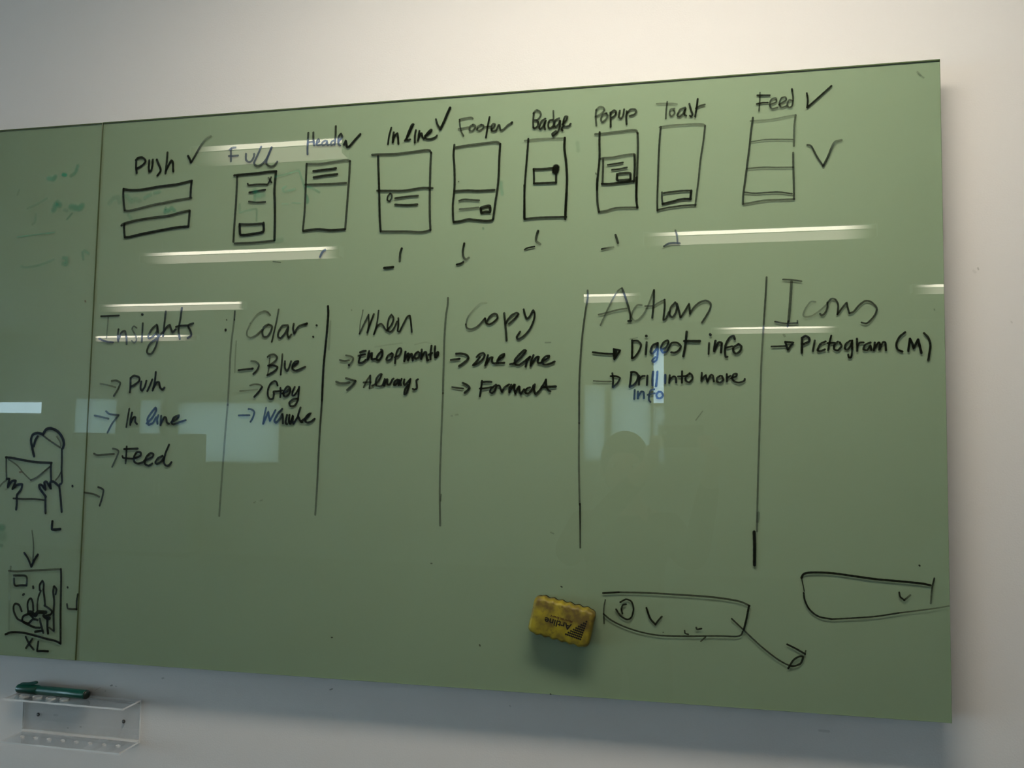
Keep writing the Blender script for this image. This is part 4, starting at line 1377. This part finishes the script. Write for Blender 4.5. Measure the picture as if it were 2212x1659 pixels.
# ---------------------------------------------------------------- acrylic pen tray
TX0, TX1, TZ0, TZ1 = TRAY
def slab_holes(name, x0, x1, y0, y1, zz, th, holes, parent):
    # horizontal slab with round holes, faces clear, cut edges bright
    bm = bmesh.new(); em = bmesh.new(); seg = 24
    xs = [x0]+[v for hx, hy, hr in holes for v in (hx-hr*1.25, hx+hr*1.25)]+[x1]
    for k in range(0, len(xs)-1):
        a, b = xs[k], xs[k+1]
        if k % 2 == 0:
            for zq in (zz, zz+th): bm.faces.new([bm.verts.new(p) for p in ((a, y0, zq), (b, y0, zq), (b, y1, zq), (a, y1, zq))])
        else:
            hx, hy, hr = holes[k//2]
            for zq in (zz, zz+th):
                ring = [bm.verts.new((hx+hr*math.cos(2*math.pi*i/seg), hy+hr*math.sin(2*math.pi*i/seg), zq)) for i in range(seg)]
                outer = []
                for i in range(seg):
                    t_ = 2*math.pi*i/seg; c, s = math.cos(t_), math.sin(t_)
                    kx = ((b-hx) if c > 0 else (hx-a))/max(abs(c), 1e-6); ky = ((y1-hy) if s > 0 else (hy-y0))/max(abs(s), 1e-6)
                    q = min(kx, ky); outer.append(bm.verts.new((hx+q*c, hy+q*s, zq)))
                for i in range(seg): bm.faces.new((ring[i], ring[(i+1) % seg], outer[(i+1) % seg], outer[i]))
                for (X, Y) in ((a, y0), (a, y1), (b, y0), (b, y1)):
                    vv = bm.verts.new((X, Y, zq)); near = sorted(outer, key=lambda v: (v.co-vv.co).length)[:2]
                    bm.faces.new((vv, near[0], near[1]))
            for i in range(seg):
                t0, t1 = 2*math.pi*i/seg, 2*math.pi*(i+1)/seg
                em.faces.new([em.verts.new((hx+hr*math.cos(tt), hy+hr*math.sin(tt), zq)) for tt, zq in ((t0, zz), (t1, zz), (t1, zz+th), (t0, zz+th))])
    o = from_bm(name, bm, ACRYL, parent)
    for q in (((x0, y0), (x1, y0)), ((x1, y0), (x1, y1)), ((x1, y1), (x0, y1)), ((x0, y1), (x0, y0))):
        em.faces.new([em.verts.new((*p, zq)) for p, zq in ((q[0], zz), (q[1], zz), (q[1], zz+th), (q[0], zz+th))])
    from_bm('cut_edge', em, ACEDGE_T, o)
    return o
def pen_tray():
    t = empty('pen_tray', (0, 0, 0)); tag(t, 'clear acrylic pen tray screwed to the wall under the left board', 'pen tray')
    th = .003; yb = YW-.0006; dep = .050
    x0, x1, z0, z1 = TX0, TX1, TZ0+OZ, TZ1+OZ
    bm = bmesh.new(); em = bmesh.new()
    bx(bm, (x0, yb-th, z0), (x1, yb, z1)); from_bm('back_plate', bm, ACRYL, t)
    bp_ = t.children[0]
    bx(em, (x1, yb-th, z0), (x1+.0004, yb, z1)); bx(em, (x0-.0004, yb-th, z0), (x0, yb, z1)); from_bm('cut_edge', em, ACEDGE_T, bp_)
    hr = .0085; n = 4
    step = .0285; hx0 = x0+.022
    slab_holes('upper_shelf', x0, x1, yb-dep, yb-th, z1-th, th, [(hx0+i*step, yb-dep*.52, hr) for i in range(n)], t)
    slab_holes('lower_shelf', x0, x1, yb-dep-.006, yb-th, z0, th, [(hx0+i*step, yb-dep*.52, .004) for i in range(8)], t)
    # heat bends along the back edge, their highlight painted in as whitish colour
    for zz in (z1-th, z0):
        bm = bmesh.new(); sgn = -1 if zz > z0 else 1
        for i in range(5):
            a0, a1 = i/5*math.pi/2, (i+1)/5*math.pi/2; r_ = .004
            def P(a): return (yb-th-r_*(1-math.cos(a)), zz+(th if sgn > 0 else 0)+sgn*r_*(1-math.sin(a)))
            (ya, za), (yc, zc) = P(a0), P(a1)
            bm.faces.new([bm.verts.new(p) for p in ((x0, ya, za), (x1, ya, za), (x1, yc, zc), (x0, yc, zc))])
        from_bm('bend', bm, BEND, t, True)
    for sx in SCREWS:
        bm = bmesh.new(); lathe(bm, (sx[0], yb-th+.0002, sx[1]+OZ), (0, -1, 0), [(0, .0001), (0, .0034), (.0008, .0034), (.0018, .0022), (.0021, 0)], 16)
        s = from_bm('screw', bm, DARK, t, True)
        bm = bmesh.new(); bx(bm, (sx[0]-.0022, yb-th-.0022, sx[1]+OZ-.0004), (sx[0]+.0022, yb-th-.0012, sx[1]+OZ+.0004)); from_bm('screw_slot', bm, ALU, s)
    return t
def edge_mat(k=.75):
    m, nt, out = mat('acrylic_edge')
    t = nt.nodes.new('ShaderNodeBsdfTransparent'); t.inputs[0].default_value = (.9, .92, .94, 1)
    p = nt.nodes.new('ShaderNodeBsdfPrincipled'); p.inputs['Base Color'].default_value = (.92, .94, .95, 1); p.inputs['Roughness'].default_value = .1
    mx = nt.nodes.new('ShaderNodeMixShader'); mx.inputs[0].default_value = k
    nt.links.new(t.outputs[0], mx.inputs[1]); nt.links.new(p.outputs[0], mx.inputs[2]); nt.links.new(mx.outputs[0], out.inputs[0]); return m
ACEDGE_T = edge_mat(); BEND = edge_mat(.4)
pen_tray()

# ---------------------------------------------------------------- green marker on the tray
def marker():
    x0, x1, y, zz, r = MARK
    zz += OZ
    t = empty('marker_pen', (x0, y, zz)); tag(t, 'dark green whiteboard marker lying on the clear pen tray', 'marker')
    t.rotation_euler = (0, 0, math.radians(-1.5))
    L = x1-x0
    gm = principled('marker_green', (0.0, 0.062, 0.042), .35, .5); gd = principled('marker_cap_green', (0.002, 0.045, 0.034), .3, .5)
    ge = principled('marker_end', (0.003, 0.012, 0.010), .4, .5)
    bm = bmesh.new(); lathe(bm, (.045, 0, 0), (1, 0, 0), [(0, 0), (0, r*.93), (L-.052, r*.95), (L-.050, r*.95)], 28); bmesh.ops.holes_fill(bm, edges=bm.edges[:])
    from_bm('barrel', bm, gm, t, True)
    bm = bmesh.new(); lathe(bm, (L-.0065, 0, 0), (1, 0, 0), [(0, 0), (0, r*.95), (.003, r*.9), (.0052, r*.7), (.0065, 0)], 28)
    from_bm('end_plug', bm, ge, t, True)['label'] = 'near black end plug'
    bm = bmesh.new(); lathe(bm, (0, 0, 0), (1, 0, 0), [(0, 0), (.0005, r*.62), (.003, r*.88), (.007, r), (.046, r), (.0465, r*.96), (.0465, 0)], 28)
    cp = from_bm('cap', bm, gd, t, True)
    bm = bmesh.new()
    prof = [(.007, r*.9), (.010, r*1.25), (.024, r*1.42), (.038, r*1.78), (.042, r*1.70), (.043, r*1.30), (.036, r*1.05), (.024, r*.95)]
    A = [bm.verts.new((x, -.0028, q)) for x, q in prof]; B = [bm.verts.new((x, .0028, q)) for x, q in prof]
    bm.faces.new(A); bm.faces.new(B[::-1]); n = len(prof)
    for i in range(n): bm.faces.new((A[i], B[i], B[(i+1) % n], A[(i+1) % n]))
    from_bm('clip', bm, gd, cp)
    return t
marker()

# ---------------------------------------------------------------- cabinets by the far windows
def cabinet(x0, x1, label):
    t = empty('storage_cabinet', ((x0+x1)/2, YF+.25, 0)); tag(t, label, 'cabinet', 'cabinets by the far windows')
    w = (x1-x0)/2; h = 1.56; cm = principled('cabinet_grey', (.22, .23, .22), .5, .3)
    bm = bmesh.new(); bx(bm, (-w, -.2, .06), (w, .18, h), .004); from_bm('body', bm, cm, t)
    box('plinth', (-w+.03, -.18, 0), (w-.03, .15, .06), DARK, t)
    for s in (-1, 1):
        d = box('door', (min(s*.003, s*(w-.006)), .181, .075), (max(s*.003, s*(w-.006)), .199, h-.015), cm, t)
        bm = bmesh.new(); bx(bm, (s*.035-.005, .199, .78), (s*.035+.005, .222, .93), .003); from_bm('handle', bm, ALU, d)
    return t
cabinet(-6.55, -5.72, 'grey two door cabinet by the far left windows')
cabinet(-5.70, -4.87, 'grey two door cabinet under the long far window')

# ---------------------------------------------------------------- photographer mirrored in the glass
def skin_mesh(joints, bones, root, sub=1):
    me = bpy.data.meshes.new('s'); keys = list(joints)
    me.from_pydata([joints[k][0] for k in keys], [(keys.index(a), keys.index(b)) for a, b in bones], [])
    o = bpy.data.objects.new('s', me); C.objects.link(o)
    mod = o.modifiers.new('s', 'SKIN'); mod.use_smooth_shade = True
    sv = me.skin_vertices[0].data if me.skin_vertices else None
    if sv is None:
        bpy.context.view_layer.objects.active = o
        bpy.context.view_layer.update(); sv = me.skin_vertices.new().data if hasattr(me.skin_vertices, 'new') else None
    for i, k in enumerate(keys):
        r = joints[k][1]; sv[i].radius = (r, r) if not isinstance(r, tuple) else r
        sv[i].use_root = (k == root)
    o.modifiers.new('d', 'SUBSURF').levels = sub
    return o
def bake(objs, voxel, name, m, parent):
    dg = bpy.context.evaluated_depsgraph_get(); bm = bmesh.new()
    for o in objs:
        e = o.evaluated_get(dg); tmp = e.to_mesh(); tmp.transform(o.matrix_world); bm.from_mesh(tmp); e.to_mesh_clear()
    me = bpy.data.meshes.new(name); bm.to_mesh(me); bm.free()
    for o in objs: bpy.data.objects.remove(o)
    o = bpy.data.objects.new(name, me); C.objects.link(o)
    md = o.modifiers.new('r', 'REMESH'); md.mode = 'VOXEL'; md.voxel_size = voxel; md.use_smooth_shade = True
    sm = o.modifiers.new('c', 'SMOOTH'); sm.factor = .5; sm.iterations = 3
    dg = bpy.context.evaluated_depsgraph_get(); e = o.evaluated_get(dg); me2 = bpy.data.meshes.new_from_object(e)
    bpy.data.objects.remove(o)
    for p in me2.polygons: p.use_smooth = True
    me2.materials.clear()
    return link(name, me2, m, parent)
def ellipsoid(c, r, rot=None):
    me = bpy.data.meshes.new('e'); bm = bmesh.new(); bmesh.ops.create_uvsphere(bm, u_segments=24, v_segments=16, radius=1)
    for v in bm.verts: v.co = Vector((v.co.x*r[0], v.co.y*r[1], v.co.z*r[2]))
    bm.to_mesh(me); bm.free(); o = bpy.data.objects.new('e', me); C.objects.link(o)
    o.matrix_world = Matrix.Translation(c) @ (rot.to_4x4() if rot else Matrix.Identity(4)); bpy.context.view_layer.update()
    return o
def person():
    HX, HY = .905, -1.66                                           # head centre on the floor plan
    HZ = 1.49                                                       # head centre height
    t = empty('person', (HX, HY, 0)); tag(t, 'person in dark clothes holding up a phone, mirrored in the glass board', 'person')
    t_inv = Vector((-HX, -HY, 0))
    V = lambda x, y, zz: Vector((HX+x, HY+y, zz))
    ph = CAM - fwd*.012                                             # phone centre is offset from its lens
    pc = ph + rgt*.05
    hand_r = pc + rgt*.098 - upv*.025 - fwd*.006; hand_l = pc - rgt*.098 - upv*.025 - fwd*.006
    J = {'pelvis': (V(.0, -.02, .88), (.135, .10)), 'belly': (V(0, -.02, 1.02), (.125, .09)), 'chest': (V(0, -.02, 1.18), (.145, .10)), 'collar': (V(0, -.02, 1.29), (.09, .07)),
         'neck': (V(0, .0, 1.36), .052), 'skull': (V(0, .015, 1.43), .06),
         'shl': (V(-.155, -.02, 1.265), .058), 'shr': (V(.155, -.02, 1.265), .058),
         'ell': (V(-.20, .17, 1.17), .040), 'elr': (V(.24, .17, 1.17), .040),
         'wrl': (hand_l - upv*.055 - fwd*.02, .026), 'wrr': (hand_r - upv*.055 - fwd*.02, .026),
         'pal': (hand_l, .024), 'par': (hand_r, .024),
         'hil': (V(-.09, -.02, .84), .088), 'hir': (V(.09, -.02, .84), .088),
         'knl': (V(-.105, .01, .46), .058), 'knr': (V(.105, .01, .46), .058),
         'anl': (V(-.11, -.03, .09), .038), 'anr': (V(.11, -.03, .09), .038)}
    Bn = [('pelvis', 'belly'), ('belly', 'chest'), ('chest', 'collar'), ('collar', 'neck'), ('neck', 'skull'), ('collar', 'shl'), ('collar', 'shr'), ('shl', 'ell'), ('shr', 'elr'),
          ('ell', 'wrl'), ('elr', 'wrr'), ('wrl', 'pal'), ('wrr', 'par'), ('pelvis', 'hil'), ('pelvis', 'hir'), ('hil', 'knl'), ('hir', 'knr'), ('knl', 'anl'), ('knr', 'anr')]
    body = [skin_mesh(J, Bn, 'pelvis', 2)]
    hc = V(0, .03, HZ)
    body += [ellipsoid(hc, (.076, .094, .112)), ellipsoid(hc+Vector((0, .05, -.055)), (.048, .045, .05)),
             ellipsoid(hc+Vector((0, .102, -.018)), (.013, .02, .025)), ellipsoid(hc+Vector((0, .088, -.060)), (.026, .012, .008)),
             ellipsoid(hc+Vector((.078, 0, -.012)), (.012, .02, .032)), ellipsoid(hc+Vector((-.078, 0, -.012)), (.012, .02, .032)),
             ellipsoid(hc+Vector((0, .082, .022)), (.055, .016, .010))]
    for sgn, pal in ((-1, hand_l), (1, hand_r)):                    # four fingers on the phone's back, thumb on its face
        for k in range(4):
            ln = (.9, 1.0, .95, .78)[k]
            b0 = pal + upv*(.022-.014*k) + fwd*.010
            jf = {'a': (pal+upv*(.010-.007*k), .010), 'b': (b0-rgt*sgn*.006, .0088), 'c': (b0-rgt*sgn*.030*ln+fwd*.010, .0080), 'd': (b0-rgt*sgn*.050*ln+fwd*.006, .0070)}
            body.append(skin_mesh(jf, [('a', 'b'), ('b', 'c'), ('c', 'd')], 'a', 1))
        jt = {'a': (pal-upv*.018, .012), 'b': (pal-upv*.012-rgt*sgn*.016-fwd*.012, .0105), 'c': (pal+upv*.004-rgt*sgn*.036-fwd*.014, .0088)}
        body.append(skin_mesh(jt, [('a', 'b'), ('b', 'c')], 'a', 1))
    skin = principled('skin', (.38, .24, .17), .5, .3)
    b = bake(body, .006, 'body', skin, t); b.matrix_parent_inverse = Matrix.Translation(t_inv)
    for sx in (-.031, .031):
        e = ellipsoid(hc+Vector((sx, .0755, .004)), (.0125, .0125, .0105)); e.name = 'eye'; e.data.materials.append(principled('eye_white', (.4, .4, .39), .3)); e.parent = t; e.matrix_parent_inverse = Matrix.Translation(t_inv)
        bm = bmesh.new(); bmesh.ops.create_uvsphere(bm, u_segments=12, v_segments=8, radius=.0062)
        for v in bm.verts: v.co = v.co + hc + Vector((sx, .0835, .004))
        i = from_bm('iris', bm, principled('iris_brown', (.05, .025, .012), .2), e, True); i.matrix_parent_inverse = e.matrix_world.inverted()
    # shirt and trousers follow the body
    Jc = {k: (v[0], tuple(a+.022 for a in v[1]) if isinstance(v[1], tuple) else v[1]+.013) for k, v in J.items()}
    up = ['pelvis', 'belly', 'chest', 'collar', 'shl', 'shr', 'ell', 'elr', 'wrl', 'wrr']
    Ju = {k: Jc[k] for k in up}; Ju['wrl'] = (J['ell'][0].lerp(J['wrl'][0], .85), .036); Ju['wrr'] = (J['elr'][0].lerp(J['wrr'][0], .85), .036)
    Ju['hem'] = (V(0, -.02, .80), (.150, .120)); Ju['collar'] = (V(0, -.025, 1.30), (.10, .085))
    sh = bake([skin_mesh(Ju, [q for q in Bn if q[0] in up and q[1] in up] + [('hem', 'pelvis')], 'hem', 2), ellipsoid(V(0, -.02, 1.20), (.165, .118, .145)), ellipsoid(V(0, -.02, .98), (.142, .108, .16)), ellipsoid(V(0, -.02, .90), (.172, .130, .10)), ellipsoid(V(0, -.02, 1.285), (.13, .085, .07))], .008, 'shirt', principled('dark_shirt', (.030, .034, .036), .85, .1, bump=.3, bscale=500), t)
    sh.matrix_parent_inverse = Matrix.Translation(t_inv)
    lo = ['pelvis', 'hil', 'hir', 'knl', 'knr', 'anl', 'anr']; Jl = {k: (J[k][0], tuple(a+.012 for a in J[k][1]) if isinstance(J[k][1], tuple) else J[k][1]+.012) for k in lo}
    Jl['waist'] = (V(0, -.02, .98), (.125, .095)); Jl['pelvis'] = (V(0, -.02, .90), (.14, .105))
    tr = bake([skin_mesh(Jl, [q for q in Bn if q[0] in lo and q[1] in lo] + [('waist', 'pelvis')], 'waist', 2)], .008, 'trousers', principled('dark_trousers', (.02, .022, .03), .85, .1), t)
    tr.matrix_parent_inverse = Matrix.Translation(t_inv)
    for s in (-1, 1):
        sole = ellipsoid(V(s*.11, .045, .045), (.045, .13, .045)); s2 = ellipsoid(V(s*.11, -.03, .07), (.042, .05, .06))
        so = bake([sole, s2], .007, 'shoe', principled('shoe_leather', (.02, .018, .016), .5), t); so.matrix_parent_inverse = Matrix.Translation(t_inv)
    h1 = ellipsoid(hc+Vector((0, -.014, .022)), (.090, .098, .108)); h2 = ellipsoid(hc+Vector((0, -.045, -.03)), (.080, .066, .085)); h3 = ellipsoid(hc+Vector((0, .045, .072)), (.062, .045, .035))
    hr_ = bake([h1, h2, h3], .007, 'hair', principled('dark_hair', (.015, .011, .008), .6), t); hr_.matrix_parent_inverse = Matrix.Translation(t_inv)
    return pc
pc = person()
def phone():
    t = empty('phone', (0, 0, 0)); tag(t, "dark phone held up sideways in the person's hands", 'phone')
    Mx = Matrix((rgt, upv, -fwd)).transposed().to_4x4(); Mx.translation = pc + fwd*.0
    t.matrix_world = Mx
    bm = bmesh.new(); bx(bm, (-.072, -.0355, -.0035), (.072, .0355, .0035), .003); from_bm('case', bm, principled('phone_case', (.02, .02, .022), .35), t)
    box('screen', (-.066, -.032, .0036), (.066, .032, .0039), principled('phone_glass', (.01, .012, .014), .08, .5), t)
    # camera bump beside the picture's own viewpoint
    bm = bmesh.new(); cyl(bm, (-.050, .012, -.0035), (-.050, .012, -.0050), .0065); from_bm('lens_ring', bm, ALU, t)
    return t
phone()
